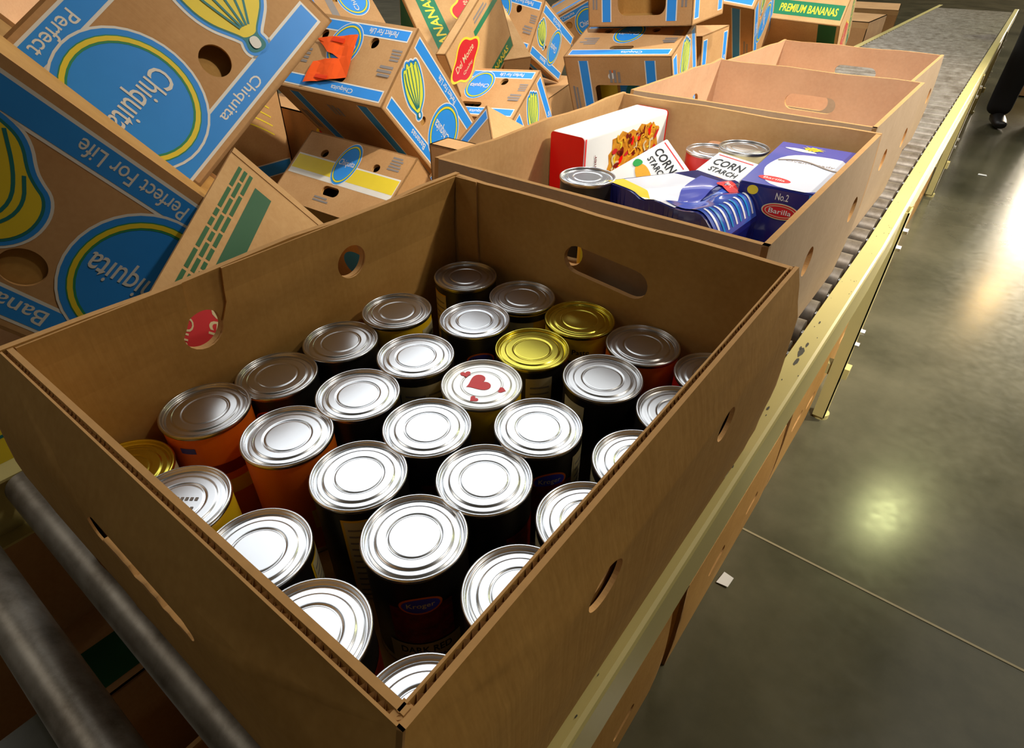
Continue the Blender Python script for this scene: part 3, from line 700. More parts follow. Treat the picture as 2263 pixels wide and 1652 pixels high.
CAN = [
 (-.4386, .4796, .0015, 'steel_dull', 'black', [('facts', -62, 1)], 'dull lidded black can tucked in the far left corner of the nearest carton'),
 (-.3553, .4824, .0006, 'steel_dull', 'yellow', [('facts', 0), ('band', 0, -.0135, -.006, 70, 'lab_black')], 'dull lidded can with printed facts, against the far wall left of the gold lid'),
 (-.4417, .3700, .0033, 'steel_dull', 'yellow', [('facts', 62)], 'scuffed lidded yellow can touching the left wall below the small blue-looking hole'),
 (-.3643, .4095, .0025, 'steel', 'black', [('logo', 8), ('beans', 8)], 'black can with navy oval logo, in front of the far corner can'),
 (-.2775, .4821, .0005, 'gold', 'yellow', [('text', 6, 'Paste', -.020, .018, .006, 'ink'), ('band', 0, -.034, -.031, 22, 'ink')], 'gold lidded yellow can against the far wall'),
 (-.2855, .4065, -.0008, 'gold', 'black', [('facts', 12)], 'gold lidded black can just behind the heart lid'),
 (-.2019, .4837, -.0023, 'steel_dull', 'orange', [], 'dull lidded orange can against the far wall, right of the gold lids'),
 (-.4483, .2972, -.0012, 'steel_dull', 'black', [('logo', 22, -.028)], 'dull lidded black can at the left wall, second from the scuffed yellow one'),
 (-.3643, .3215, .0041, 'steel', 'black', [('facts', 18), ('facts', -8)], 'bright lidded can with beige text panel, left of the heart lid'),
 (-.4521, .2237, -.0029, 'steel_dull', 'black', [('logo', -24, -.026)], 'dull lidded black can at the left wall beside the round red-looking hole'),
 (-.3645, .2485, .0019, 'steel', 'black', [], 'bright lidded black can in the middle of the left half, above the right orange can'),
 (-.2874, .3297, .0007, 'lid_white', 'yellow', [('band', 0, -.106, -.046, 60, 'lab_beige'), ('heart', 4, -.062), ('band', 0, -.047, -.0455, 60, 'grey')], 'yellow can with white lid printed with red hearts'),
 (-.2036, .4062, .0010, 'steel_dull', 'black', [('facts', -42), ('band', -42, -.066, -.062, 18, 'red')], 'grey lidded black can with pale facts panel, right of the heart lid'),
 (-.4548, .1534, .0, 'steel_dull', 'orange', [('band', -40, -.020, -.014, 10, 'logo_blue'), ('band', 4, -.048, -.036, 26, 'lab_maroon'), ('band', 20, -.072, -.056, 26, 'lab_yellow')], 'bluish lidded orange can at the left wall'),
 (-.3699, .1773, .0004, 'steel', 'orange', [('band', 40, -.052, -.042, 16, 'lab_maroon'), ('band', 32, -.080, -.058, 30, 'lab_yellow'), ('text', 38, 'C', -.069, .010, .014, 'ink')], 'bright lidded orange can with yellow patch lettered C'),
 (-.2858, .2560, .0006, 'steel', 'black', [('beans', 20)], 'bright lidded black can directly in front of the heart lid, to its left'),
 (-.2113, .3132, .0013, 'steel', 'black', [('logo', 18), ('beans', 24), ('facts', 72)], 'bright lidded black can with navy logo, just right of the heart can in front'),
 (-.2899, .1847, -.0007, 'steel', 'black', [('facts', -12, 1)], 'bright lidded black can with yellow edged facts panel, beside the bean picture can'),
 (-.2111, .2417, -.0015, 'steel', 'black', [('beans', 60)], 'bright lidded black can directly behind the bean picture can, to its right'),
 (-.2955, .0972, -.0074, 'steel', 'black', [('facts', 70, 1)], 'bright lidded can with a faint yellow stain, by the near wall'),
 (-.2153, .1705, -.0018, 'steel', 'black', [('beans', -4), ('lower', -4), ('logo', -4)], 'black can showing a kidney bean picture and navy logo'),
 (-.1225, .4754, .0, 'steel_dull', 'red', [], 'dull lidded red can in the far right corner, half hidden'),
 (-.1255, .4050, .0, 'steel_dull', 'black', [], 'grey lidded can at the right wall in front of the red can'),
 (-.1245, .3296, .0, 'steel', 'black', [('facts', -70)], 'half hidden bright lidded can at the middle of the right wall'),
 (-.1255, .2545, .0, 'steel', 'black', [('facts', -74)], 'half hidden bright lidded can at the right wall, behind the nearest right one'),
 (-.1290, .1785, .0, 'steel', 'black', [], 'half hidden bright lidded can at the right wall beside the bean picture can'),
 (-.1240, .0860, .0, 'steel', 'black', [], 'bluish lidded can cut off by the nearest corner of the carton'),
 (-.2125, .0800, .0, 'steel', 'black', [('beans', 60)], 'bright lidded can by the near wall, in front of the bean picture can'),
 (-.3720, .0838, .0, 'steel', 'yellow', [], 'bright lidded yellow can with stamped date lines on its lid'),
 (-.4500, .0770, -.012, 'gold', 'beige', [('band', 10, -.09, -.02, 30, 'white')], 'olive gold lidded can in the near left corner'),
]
for i, (x, y, dz, lid, kind, feats, lb) in enumerate(CAN):
    dec = None
    if lid == 'lid_white':
        dec = [('poly', heart2d(-.003, -.001, .0245, -.45), M['heart']), ('poly', heart2d(-.0215, .002, .010, .9), M['heart']), ('up', 0), ('poly', heart2d(.0205, .004, .008, 1.9), M['heart']), ('up', 0), ('poly', heart2d(.0085, -.0215, .0085, -.2), M['heart'])]
        d2 = []
        for d in dec:
            if d[0] == 'poly':
                c, s_ = math.cos(-.0), math.sin(-.0); d2.append(('poly', d[1], d[2]))
            else: d2.append(d)
        dec = d2
    if 'stamped' in lb:
        dec = []
        for yy in (.004, -.005):
            for k in range(8): dec.append(('poly', [(a*.8-b*.6, a*.6+b*.8) for a, b in rect(-.014+k*.0036, yy-.0016, -.0118+k*.0036, yy+.0016)], M['grey']))
        dec = [x_ for d in dec for x_ in (d, ('up', 0))]
    make_can(x, y, .72+dz, lid, kind, feats, lb, dec, height=.112+dz)

# ------------------------------------------------------------------ food boxes in the second carton
def pose_mat(pose):
    t, X, Y, Z = [Vector(a) for a in pose]
    return Matrix(((X.x, Y.x, Z.x, t.x), (X.y, Y.y, Z.y, t.y), (X.z, Y.z, Z.z, t.z), (0, 0, 0, 1)))
def food_box(name, pose, dims, base, faces, label, r=.003, group=None, parts=None):
    t, X, Y, Z = [Vector(a) for a in pose]
    base_t = t-Z*dims[2]/2; h = dims[2]/2
    root = empty(name, pose_mat((base_t, X, Y, Z))); tag(root, label, 'box', group)
    mb = MB(); mb.rbox(dims[0]/2, dims[1]/2, dims[2]/2, r, M[base], 3, (0, 0, h)); 
    for f, decs in faces.items():
        fn0 = face_fn(f, dims); put_decals(mb, decs, lambda u, v, w, fn0=fn0: (lambda p: (p[0], p[1], p[2]+h))(fn0(u, v, w)))
    mb.build('carton_body', root)
    return root
POS = {
 'CS1': ((-0.4035, 0.8597, 0.7342), (0.7811, -0.5227, -0.3415), (0.0465, 0.5941, -0.8031), (0.6227, 0.6114, 0.4883)),
 'CS2': ((-0.2987, 0.8697, 0.7392), (0.9225, -0.3846, 0.0316), (0.1894, 0.3798, -0.9055), (0.3363, 0.8413, 0.4233)),
 'BA': ((-0.1885, 0.9059, 0.7349), (0.9984, 0.0559, 0.0019), (-0.0559, 0.9984, 0.0097), (-0.0013, -0.0098, 1.0000)),
 'RW': ((-0.4911, 0.9073, 0.7273), (0.9959, -0.0902, 0.0087), (0.0902, 0.9959, 0.0010), (-0.0088, -0.0003, 1.0000)),
}
def barilla(cx, cy, rx, ry):
    return [('poly', ell(cx, cy, rx, ry), M['cream']), ('poly', ell(cx, cy, rx*.93, ry*.88), M['red']), ('ring', ell(cx, cy, rx*.82, ry*.72), ell(cx, cy, rx*.77, ry*.64), M['cream']), ('text', 'Barilla', cx, cy, rx*1.2, ry*.6, 0, M['white'])]
foodp = [(-.058, .016), (-.051, .030), (-.054, .044), (-.045, .050), (-.046, .066), (-.030, .067), (-.020, .074), (-.004, .068), (.010, .071), (.022, .066), (.034, .075), (.050, .071), (.062, .073), (.070, .066), (.088, .062), (.086, .046), (.092, .032), (.080, .012), (.07, -.01), (.02, -.035), (-.03, -.02)]
spots = []
_r = random.Random(11)
for k in range(95):
    cx, cy = .018+_r.uniform(-.068, .068), .024+_r.uniform(-.036, .042); a = _r.uniform(0, 3)
    if k % 4 == 0:
        q = [(cx+.012*(i/8-.5)*2*math.cos(a)+.005*math.sin(i*.8)*math.sin(a), cy+.012*(i/8-.5)*2*math.sin(a)-.005*math.sin(i*.8)*math.cos(a)) for i in range(9)]
        spots.append(('line', q, _r.uniform(.0025, .0045), M[['corn', 'cream', 'yellow'][k % 3]]))
    else:
        spots.append(('poly', ell(cx, cy, _r.uniform(.004, .010), _r.uniform(.003, .006), a, 7), M[['lab_orange', 'red', 'beans', 'food', 'corn', 'lab_maroon', 'box_red', 'food'][k % 8]]))
    spots.append(('up', 1+k % 6))
food_box('dinner_box', POS['RW'], (.066, .235, .165), 'box_white',
    {'-Y': [('poly', rrect(-.0322, -.081, .0322, .0818, .006), M['box_red'])], '+Y': [('poly', rrect(-.0322, -.081, .0322, .0818, .006), M['box_red'])],
     '+X': [('poly', foodp, M['food'])]+spots+[('text', 'Dinner', -.090, .032, .040, .008, PI/2, M['lab_maroon']), ('up', 0), ('poly', rect(-.1165, -.08, -.113, .0795), M['box_red'])]},
    'white and red food box with a pasta picture, left in the second carton', r=.006)
def corn_face(t1, t2, cobx, cobm=True):
    ds = [('line', [(-.033, .0585), (.033, .0585)], .0016, M['heart']), ('text', t1, 0, .044, .056, .0135, 0, M['ink']), ('text', t2, .004, .028, .052, .0095, 0, M['ink'])]
    ds += [('poly', chaikin([(cobx-.022, .010), (cobx-.01, .018), (cobx+.02, .014), (cobx+.034, .004), (cobx+.03, -.008), (cobx+.005, -.006), (cobx-.018, .0)], 2), M['corn']),
           ('poly', chaikin([(cobx-.034, .012), (cobx-.018, .018), (cobx-.016, .004), (cobx-.028, .0)], 2), M['leaf']),
           ('text', 'Cream', -.004, -.040, .034, .010, 0, M['grey']), ('poly', rect(-.03, -.054, .03, -.050), M['grey'])]
    return ds
food_box('cornstarch_box', POS['CS1'], (.078, .045, .130), 'box_white', {'-Y': corn_face('CORN', 'STARCH', .0)}, 'white corn starch box leaning against the white and red food box')
food_box('cornstarch_box', POS['CS2'], (.080, .045, .130), 'box_white', {'-Y': corn_face('CORN', 'STARCH', .012)}, 'white corn starch box lying beside the large pasta box with the sunny flower')
# glossy pasta box, flat top with flower and script
sun = []
for i in range(24):
    t = 2*PI*i/24; r = .0125*(1 if i % 2 else .6)*(1+.25*math.sin(i*2.3)); sun.append((-.0056+r*1.2*math.cos(t), .083+r*math.sin(t)))
def swash(y0, x0, x1, h, w, m):
    return ('line', [(x0+(x1-x0)*k/14, y0+h*math.sin(k/14*PI*1.5)) for k in range(15)], w, m)
pb = [('poly', chaikin([(-.045, -.02), (-.038, -.06), (-.02, -.104), (.0535, -.104), (.0535, .05), (.02, .058), (-.03, .045)], 2), M['sheen_rib_white']), ('poly', chaikin([(-.05, .075), (-.02, .062), (.01, .066), (-.02, .08)], 2), M['sheen_rib_white']), ('poly', sun, M['yellow']), ('poly', [(a*.5-.003, b*.5+.041) for a, b in sun], M['corn']),  # white areas are ceiling glare painted onto the glossy top
      swash(.008, -.036, .046, .012, .004, M['silverink']), ('up', 2), ('text', 'Oven-Ready', .006, .012, .065, .011, 0, M['silverink']), ('up', 2),
      ('poly', ell(-.0185, -.076, .021, .010, -.1), M['heart']), ('text', 'Barilla', -.0185, -.076, .028, .007, -.1, M['white'])]
food_box('pasta_box', POS['BA'], (.110, .21, .12), 'navy', {'+Z': [('poly', rect(-.0535, -.1035, .0535, .1035), M['periwinkle'])]+pb,
    '-Y': [('text', 'No.2', .002, .0495, .016, .009, 0, M['white']), ('poly', rect(.033, -.058, .0535, .0585), M['sky'])]+barilla(.004, .031, .0235, .0105)+[('up', 0), ('poly', ell(-.036, .052, .007, .006), M['yellow'])]},
    'large dark blue pasta box with yellow flower on top, right side of second carton')

# crushed glossy pasta box with a film window
def crushed():
    L_, T_, R_, B_2 = Vector((-.386, .703, .787)), Vector((-.315, .848, .779)), Vector((-.204, .820, .776)), Vector((-.206, .668, .782))
    base = Vector((-.28, .76, .735))
    root = empty('crushed_pasta_box', loc=base); tag(root, 'crumpled dark blue pasta box with film window in the second carton', 'box')
    n = 24
    def top(u, v):
        p = (L_*(1-u)+B_2*u)*(1-v)+(T_*(1-u)+R_*u)*v
        d = -.010*math.exp(-((u-.62)**2/.02+(v-.35)**2/.06))-.006*math.exp(-((u-.35-.4*v)**2/.004))+.004*math.exp(-((u-.80+.25*v)**2/.006))
        k = max(0, u-.82)/.18
        return p+Vector((0, 0, d-.030*k*k))-base
    mb = MB(); vs = [top(i/n, j/n) for i in range(n+1) for j in range(n+1)]
    mb.add(vs, [(i*(n+1)+j, (i+1)*(n+1)+j, (i+1)*(n+1)+j+1, i*(n+1)+j+1) for i in range(n) for j in range(n)], M['navy'], True)
    rim = [(i/n, 0) for i in range(n)]+[(1, j/n) for j in range(n)]+[(1-i/n, 1) for i in range(n)]+[(0, 1-j/n) for j in range(n)]
    tv = [top(*q) for q in rim]; bv = [p+Vector((.004*math.sin(i*.7), .004*math.cos(i*.5), -.050)) for i, p in enumerate(tv)]; m_ = len(rim)
    mb.add(tv+bv, [(i, m_+i, m_+(i+1) % m_, (i+1) % m_) for i in range(m_)], M['navy'])
    mb.add(bv, [tuple(range(m_))], M['navy'])
    # artwork and painted sheen grids riding on the crumpled top
    def patch(mb, poly_uv, mat, off, k=10):
        (a, b, c, d) = [Vector((p[0], p[1], 0)) for p in poly_uv]
        vs = []
        for i in range(k+1):
            for j in range(k+1):
                q = (a*(1-i/k)+b*(i/k))*(1-j/k)+(d*(1-i/k)+c*(i/k))*(j/k); p = top(q.x, q.y); vs.append((p.x, p.y, p.z+off))
        mb.add(vs, [(i*(k+1)+j, (i+1)*(k+1)+j, (i+1)*(k+1)+j+1, i*(k+1)+j+1) for i in range(k) for j in range(k)], mat, True)
    patch(mb, [(.02, .02), (.62, .02), (.38, .80), (.02, .72)], M['sheen_rib_white'], .0006)  # white sheen painted over the crumpled top
    patch(mb, [(.02, .02), (.45, .02), (.30, .13), (.02, .18)], M['yellow'], .0010)
    patch(mb, [(.40, .42), (.62, .05), (.50, .90), (.20, .88)], M['periwinkle'], .0012)
    for a in range(1):
        pts = [( .62+.16*math.cos(t), .84+.075*math.sin(t)) for t in [2*PI*i/20 for i in range(20)]]
        c = top(.62, .84); vs = [(c.x, c.y, c.z+.0018)]+[(top(*p).x, top(*p).y, top(*p).z+.0018) for p in pts]
        mb.add(vs, [(0, 1+i, 1+(i+1) % 20) for i in range(20)], M['heart'])
        vs2, fs2 = text2d('Barilla'); 
        mb.add([(lambda p: (p.x, p.y, p.z+.0026))(top(.62+.11*x, .84+.045*y)) for x, y in vs2], fs2, M['white'])
    mb.build('carton_body', root)
    mb = MB()
    patch(mb, [(.50, .08), (.985, .03), (.985, .93), (.60, .74)], M['window'], .0014, 16)
    for i in range(9):
        u = .80+.006*i; v0 = .10+.085*i
        patch(mb, [(.80, v0), (.97, v0-.01), (.97, v0+.022), (.80, v0+.03)], M['sheen_rib_white'] if i % 2 == 0 else M['sky'], .0026, 6)
    mb.build('film_window', root)
crushed()
GF = 'cans in the second carton'
make_can(-.4095, .7000, .790, 'steel', 'black', [], 'silver lidded can in front of the white and red food box', group=GF, height=.110)
make_can(-.345, .968, .775, 'steel', 'red', [], 'silver lidded can behind the corn starch boxes', group=GF, height=.110)
make_can(-.292, .965, .790, 'steel_dull', 'beige', [], 'silver lidded can by the far hand hole of the second carton', group=GF, height=.110)
make_can(-.318, .606, .762, 'steel', 'yellow', [('band', 0, -.1, -.01, 60, 'lime')], 'yellow green can seen through the hand hole of the nearest carton', group=GF, height=.112)
make_can(-.505, .625, .76, 'steel_dull', 'black', [], 'dark can low in the near left corner of the second carton', group=GF, height=.112)
make_can(-.17, .70, .712, 'steel_dull', 'red', [], 'red can low under the large pasta box, behind the right hand hole', group=GF, height=.104)
# loose food box holding up the crushed one
food_box('small_food_box', ((-.262, .735, .668), (.93, -.36, 0), (.36, .93, 0), (0, 0, 1)), (.10, .12, .118), 'box_white', {'-Y': [('poly', rect(-.045, -.05, .045, .052), M['box_white']), ('poly', rect(-.045, .012, .045, .026), M['logo_blue']), ('poly', ell(.0, -.01, .018, .014), M['heart'])]},
    'small white food box under the crumpled pasta box, glimpsed through the hand hole')

# ------------------------------------------------------------------ the heap of banana cartons
G1 = 'blue printed banana cartons in the heap'
PB = {
 'B12': ((-1.1493, 2.2871, 0.5008), (-0.0494, -0.3614, 0.9311), (-0.9911, -0.0979, -0.0905), (0.1239, -0.9273, -0.3533)),
 'B10': ((-2.1736, 2.8751, 0.6025), (0.2236, -0.8889, 0.3998), (-0.9707, -0.1663, 0.1732), (-0.0875, -0.4268, -0.9001)),
 'B9': ((-1.5486, 1.9307, 0.3523), (0.0113, -0.5003, 0.8658), (-0.9888, -0.1344, -0.0648), (0.1488, -0.8553, -0.4962)),
 'B16': ((-0.9569, 3.6396, 0.6625), (0.1076, -0.8042, 0.5845), (-0.9939, -0.1017, 0.0432), (0.0247, -0.5855, -0.8103)),
 'B15': ((-1.2114, 3.1581, 0.7560), (0.1614, -0.7885, 0.5935), (-0.9868, -0.1215, 0.1069), (-0.0121, -0.6030, -0.7977)),
 'B4': ((-1.4705, 1.2140, 0.2671), (0.1007, -0.5708, 0.8149), (0.9925, 0.1146, -0.0423), (-0.0692, 0.8131, 0.5781)),
 'B7b': ((-1.6637, 1.9474, 0.6817), (-0.2017, 0.8553, 0.4773), (-0.9780, -0.2021, -0.0512), (0.0527, -0.4771, 0.8772)),
 'B7a': ((-1.9593, 2.1913, 0.6272), (-0.7767, 0.4305, 0.4599), (-0.3664, 0.2851, -0.8857), (-0.5124, -0.8564, -0.0637)),
 'B8': ((-2.2446, 1.7906, 0.6591), (-0.8254, 0.3683, 0.4280), (-0.3126, 0.3331, -0.8896), (-0.4702, -0.8680, -0.1598)),
 'B11': ((-2.3082, 3.8013, 0.6142), (0.8491, 0.2435, 0.4688), (-0.3766, 0.9013, 0.2141), (-0.3704, -0.3583, 0.8570)),
 'B13': ((-1.1532, 2.3064, 1.0391), (-0.0887, -0.0641, 0.9940), (-0.9959, 0.0238, -0.0873), (-0.0181, -0.9977, -0.0659)),
 'B14': ((-1.17, 2.60, .47), (-0.0887, -0.0641, 0.9940), (-0.9959, 0.0238, -0.0873), (-0.0181, -0.9977, -0.0659)),
 'B1': ((-1.0735, 0.4225, 0.8112), (0.0883, -0.8549, -0.5112), (-0.8811, 0.1723, -0.4404), (0.4646, 0.4893, -0.7381)),
 'B2': ((-0.9723+.22*.1867, 0.1473+.22*.5950, 0.9151-.22*.7818), (-0.1867, -0.5950, 0.7818), (-0.9543, 0.2988, -0.0004), (-0.2334, -0.7461, -0.6236)),
 'B5': ((-1.5590, 1.3715, 0.5767), (0.1232, -0.6752, 0.7273), (-0.9904, -0.1295, 0.0476), (0.0620, -0.7262, -0.6847)),
 'B18': ((-1.1207, 1.3779, 0.3242), (-0.6575, -0.1452, -0.7393), (0.3860, 0.7778, -0.4960), (0.6471, -0.6115, -0.4554)),
}
b1 = carton('banana_carton', PB['B1'], 'big upside down blue printed carton at the upper left corner of the heap', {'-Y': long_a()}, {'-Y': HOLE_A}, trim=.080, tray=False, group=G1)
mb = MB(); panel(mb, [(-.25, -.11), (-.10, -.11), (-.03, .11), (-.25, .11)], [], .004, lambda u, v, w: (u, -.185+w, v+DM[2]/2), M['kraft']); mb.build('tray', b1)
carton('banana_carton', PB['B2'], 'upside down blue printed carton at the left edge, overlapping the big upper left one', {'-Y': long_b(0, None), '-Z': top_face()}, {'-Y': [ell(.069, .050, .022, .021)]}, group=G1)
carton('banana_carton', PB['B5'], 'blue printed carton with the torn orange sheet on its end', {'-Y': long_b(), '+X': end_face(), '+Z': top_face()}, {'-Y': HOLE_B, '+X': END_HOLES}, {'+X': END_HOLES}, group=G1)
carton('banana_carton', PB['B4'], 'carton with a yellow band and small oval, low behind the nearest open carton', {'+X': tray_end()}, {'+X': [slot(-.008, -.055, .032, .0155), ell(-.106, .058, .0135, .0135), ell(.094, .056, .0135, .0135)]}, {'+X': [slot(-.008, -.055, .032, .0155), ell(-.106, .058, .0135, .0135), ell(.094, .056, .0135, .0135)]}, group=G1)
DMG = 'green printed banana cartons in the heap'
carton('banana_carton', PB['B7b'], 'pale flattened carton with whole red shield, right behind the orange sheet carton', {'-Y': dm_strip(-.138, -.095, .22, 'PREMIUM BANANAS', .36)+emblem(-.125, .052, .10, .053)+[('up', 0), ('poly', rect(-.02, .066, .22, .088), M['green']), ('up', 0)]+print_block(.0, .115, .14, 2, .008)}, {}, dims=(.45, .04, .294), mat='kraft_pale', group=DMG)
carton('banana_carton', PB['B7a'], 'pale carton with half hidden red shield at the top of the photo', {'-Y': dm_strip(.077, .156, .25, 'BANANAS', .36, 0, .02)+emblem(.06, -.052, .105, .070), '+Z': [('poly', rect(-.25, -.104, .25, .035), M['darkgreen'])]}, {}, dims=(.51, .245, .41), mat='kraft_pale', group=DMG)
carton('banana_carton', PB['B8'], 'shaded carton with blue oval at the top edge, left of the green printed ones', {'-Y': oval(-.03, -.056, .115, .058)+[('up', 0), ('poly', rect(-.25, .02, .25, .045), M['grey']), ('up', 0), ('poly', rect(-.25, .085, .25, .112), B_)]}, {'-Y': [ell(-.022, .008, .012, .012)]}, group=G1)
carton('banana_carton', PB['B9'], 'small looking blue printed carton low in the gap right of the red shield', {'-Y': long_b(), '+X': end_face(), '+Z': top_face()}, {'-Y': HOLE_B, '+X': END_HOLES, '+Z': OPENING}, {'+X': END_HOLES}, group=G1)
carton('banana_carton', PB['B10'], 'blue printed carton with bananas on its side, right of the whole red shield', {'-Y': long_b(), '+X': end_face(), '+Z': top_face()}, {'-Y': HOLE_B, '+X': END_HOLES, '+Z': OPENING}, {'+X': END_HOLES}, group=G1)
carton('banana_carton', PB['B11'], 'shaded blue printed carton far back between two others', {'-Y': long_a(), '+Z': top_face()}, {'-Y': HOLE_A}, group=G1)
carton('banana_carton', PB['B12'], 'blue printed carton with handle end facing up, left of the third open carton', {'-Y': long_b(), '+X': end_face(), '+Z': top_face()+[('up', 0), ('poly', ell(.186, .02, .012, .017, .5), Wt), ('poly', rect(.196, .012, .206, .024), M['lab_orange'])]}, {'-Y': HOLE_B, '+X': END_HOLES, '+Z': OPENING}, {'+X': END_HOLES},
       liner=[('poly', rect(.02, .03, .148, .10), Y_), ('poly', rect(.0, -.10, .148, .018), B_), ('poly', ell(.08, -.03, .05, .028), M['teal'])], group=G1)
carton('banana_carton', PB['B13'], 'blue printed carton standing on end with a dark square opening', {'-Y': long_b(-.05), '+Z': top_face()}, {'+Z': [rrect(-.222, -.105, .15, .082, .03)]}, group=G1)
carton('banana_carton', PB['B14'], 'pale blue printed carton under the one with the dark opening', {'-Y': long_a(), '+Z': top_face()}, {}, group=G1)
carton('banana_carton', PB['B15'], 'shaded blue printed carton between the standing one and the green strip carton', {'-Y': long_b(), '+X': end_face(), '+Z': top_face()}, {'-Y': HOLE_B}, group=G1)
carton('banana_carton', PB['B16'], 'green strip carton with a hand hole, farthest along the left rail', {'-Y': dm_strip(-.1, -.06, .24, 'BANANAS', .3)+emblem(0, .02, .09, .05), '+X': dm_strip(.030, .098, .195, 'PREMIUM BANANAS', .255, PI, -.045), '+Z': [('poly', rect(-.25, -.19, .25, -.11), M['darkgreen']), ('up', 0)]+print_block(-.1, .05, .2, 3, .012)},
       {'+X': [slot(.02, -.005, .045, .017)]}, {'+X': [slot(.02, -.005, .045, .017)]}, mat='kraft_pale', group=DMG)
carton('banana_carton', PB['B18'], 'blue printed carton standing by the left rail, right of the orange sheet carton', {'-X': bunch(-.09, -.02, .8, .55, .15, .9), '-Y': strip(-.1115, -.0745, .25, 'Bananas', .1)+[('up', 0)]+bunch(-.02, .0, -.95, .25, .16, .9)}, {}, group=G1)
# plain cartons and fillers lower in the heap
def axes(rz, rx=0.0, ry=0.0):
    m = Matrix.Rotation(rz, 3, 'Z') @ Matrix.Rotation(rx, 3, 'X') @ Matrix.Rotation(ry, 3, 'Y')
    return tuple(tuple(m.col[i]) for i in range(3))
def at(x, y, z, rz=0, rx=0, ry=0): return ((x, y, z),)+axes(rz, rx, ry)
carton('plain_carton', at(-2.60, .52, .86, .5, .5, .2), 'plain pinkish carton behind the big upper left one', {}, {}, mat='kraft_pink')
carton('plain_carton', at(-.825, .955, .346, .03), 'narrow plain carton upright between the yellow banded carton and the second open carton', {}, {}, dims=(.21, .06, .69))
carton('banana_carton', at(-2.26, 1.0, .41), 'dark carton with yellow bananas deep in the shade under the orange sheet carton', {'+X': [('line', [(.0+.26*k/12, .20+.05*j-.10*(k/12)**2) for k in range(13)], .004, M['yellow']) for j in (-1.2, -.6, 0, .6, 1.0)]+[('up', 0)]+strip(-.10, -.05, .3)+strip(.28, .33, .3), '-Y': long_b()}, {}, dims=(.41, .62, .80), group=G1)
carton('banana_carton', at(-2.10, 1.60, .40), 'dark carton with a red shield deep in the shade under the orange sheet carton', {'+X': emblem(-.16, .07, .09, .045)+dm_strip(-.1, -.06, .24, None, 1)}, {}, dims=(.41, .51, .245), group=DMG)
carton('banana_carton', at(-1.045, .02, .385, .0), 'carton with large yellow bananas low at the left edge, beyond the rail', {'+X': [('poly', ell(.03, .19, .135, .062), M['yellow'])]+[('line', [(-.08+.02*k, .19+.012*j+(.02*j)*math.sin(k*.3)) for k in range(11)], .004, M['teal']) for j in (-2, 0, 2)], '-Y': long_b()}, {}, dims=(.51, .35, .50), group=G1)
carton('plain_carton', at(-1.15, 3.25, .24, .1), 'plain carton under the shaded blue printed one', {'-Y': dm_strip(.06, .1, .24, None, 1)}, {}, dims=(.5, .5, .48))
carton('plain_carton', at(-.97, 3.80, .21, .05), 'plain carton under the farthest green strip carton', {}, {}, dims=(.45, .4, .42))
carton('plain_carton', at(-2.25, 2.95, .18, .3), 'plain carton on the floor far back under the heap', {}, {}, dims=(.6, .6, .34))
carton('plain_carton', at(-2.10, 2.28, .19, .2), 'plain carton on the floor under the carton with half hidden red shield', {}, {}, dims=(.45, .45, .37))
carton('banana_carton', at(-.805, .72, .315), 'slim carton with blue print, glimpsed through the small hole of the nearest carton', {'-Y': [('poly', ell(.017, .272, .034, .022), B_), ('up', 0), ('poly', rect(.008, .205, .03, .252), M['grey']), ('up', 0), ('poly', rect(-.01, .205, .008, .218), M['grey'])]}, {}, dims=(.13, .27, .63), group=G1)
for i, (x, y, z, w, d, h, lb) in enumerate([(-1.12, 4.75, .52, .62, .5, .20, 'brown tray carton, upper of the stack past the green strip carton'), (-1.08, 4.72, .28, .66, .52, .26, 'brown tray carton, middle of the stack past the green strip carton'), (-1.10, 4.74, .075, .66, .55, .14, 'brown tray carton, lowest of the stack past the green strip carton'),
      (-1.35, 6.3, .40, .8, .6, .32, 'far brown carton beyond the stack of tray cartons'), (-1.25, 6.25, .12, .9, .7, .22, 'low brown carton beyond the stack of tray cartons')]):
    carton('tray_carton', at(x, y, z, .05*i), lb, {'-Y': [('poly', ell(.05, -.02, .012, .012), M['cream']), ('up', 0), ('poly', rect(-w/2, h/2-.035, w/2, h/2-.004), M['kraft_pale'])]}, {}, dims=(w, d, h))
# torn orange sheet lying on the end of the carton
t, X, Y, Z = [Vector(a) for a in PB['B5']]
sh = [(-.0256, -.0706), (-.038, -.010), (-.054, .0626), (.018, .083), (.0874, .1019), (.088, .070), (.086, .034), (.050, .020), (.004, .010), (.030, .001), (.052, -.002), (.075, -.018), (.1138, -.0386), (.045, -.055)]
mb = MB(); T5 = pose_mat((t, X, Y, Z))
fn = lambda u, v, w: (.2585+w+.004*abs(math.sin(u*38+v*20)), u, v)
panel(mb, sh, [], .0004, fn, M['orange_paper'], [-.02, 0, .02, .04, .06, .08], [-.03, 0, .03, .06, .09])
mb.add([fn(u, v, .0024) for u, v in rect(.010, -.050, .055, -.036)], [(0, 1, 2, 3)], M['orange_ink']); mb.add([fn(u, v, .0024) for u, v in rect(.008, .070, .055, .081)], [(0, 1, 2, 3)], M['orange_ink'])
o = mb.build('torn_sheet'); o.matrix_world = T5; tag(o, 'torn fluorescent orange sheet stuck on the end of a blue printed carton', 'paper')
mb = MB(); panel(mb, [(-.02, -.006), (.02, -.008), (.022, .004), (-.018, .007)], [], .0006, lambda u, v, w: (u, w, v), M['orange_ink'])
o = mb.build('paper_scrap'); o.location = (-1.31, 1.235, .452); o.rotation_euler = (.3, .9, .4); tag(o, 'small bright red paper scrap under the orange sheet carton', 'paper')
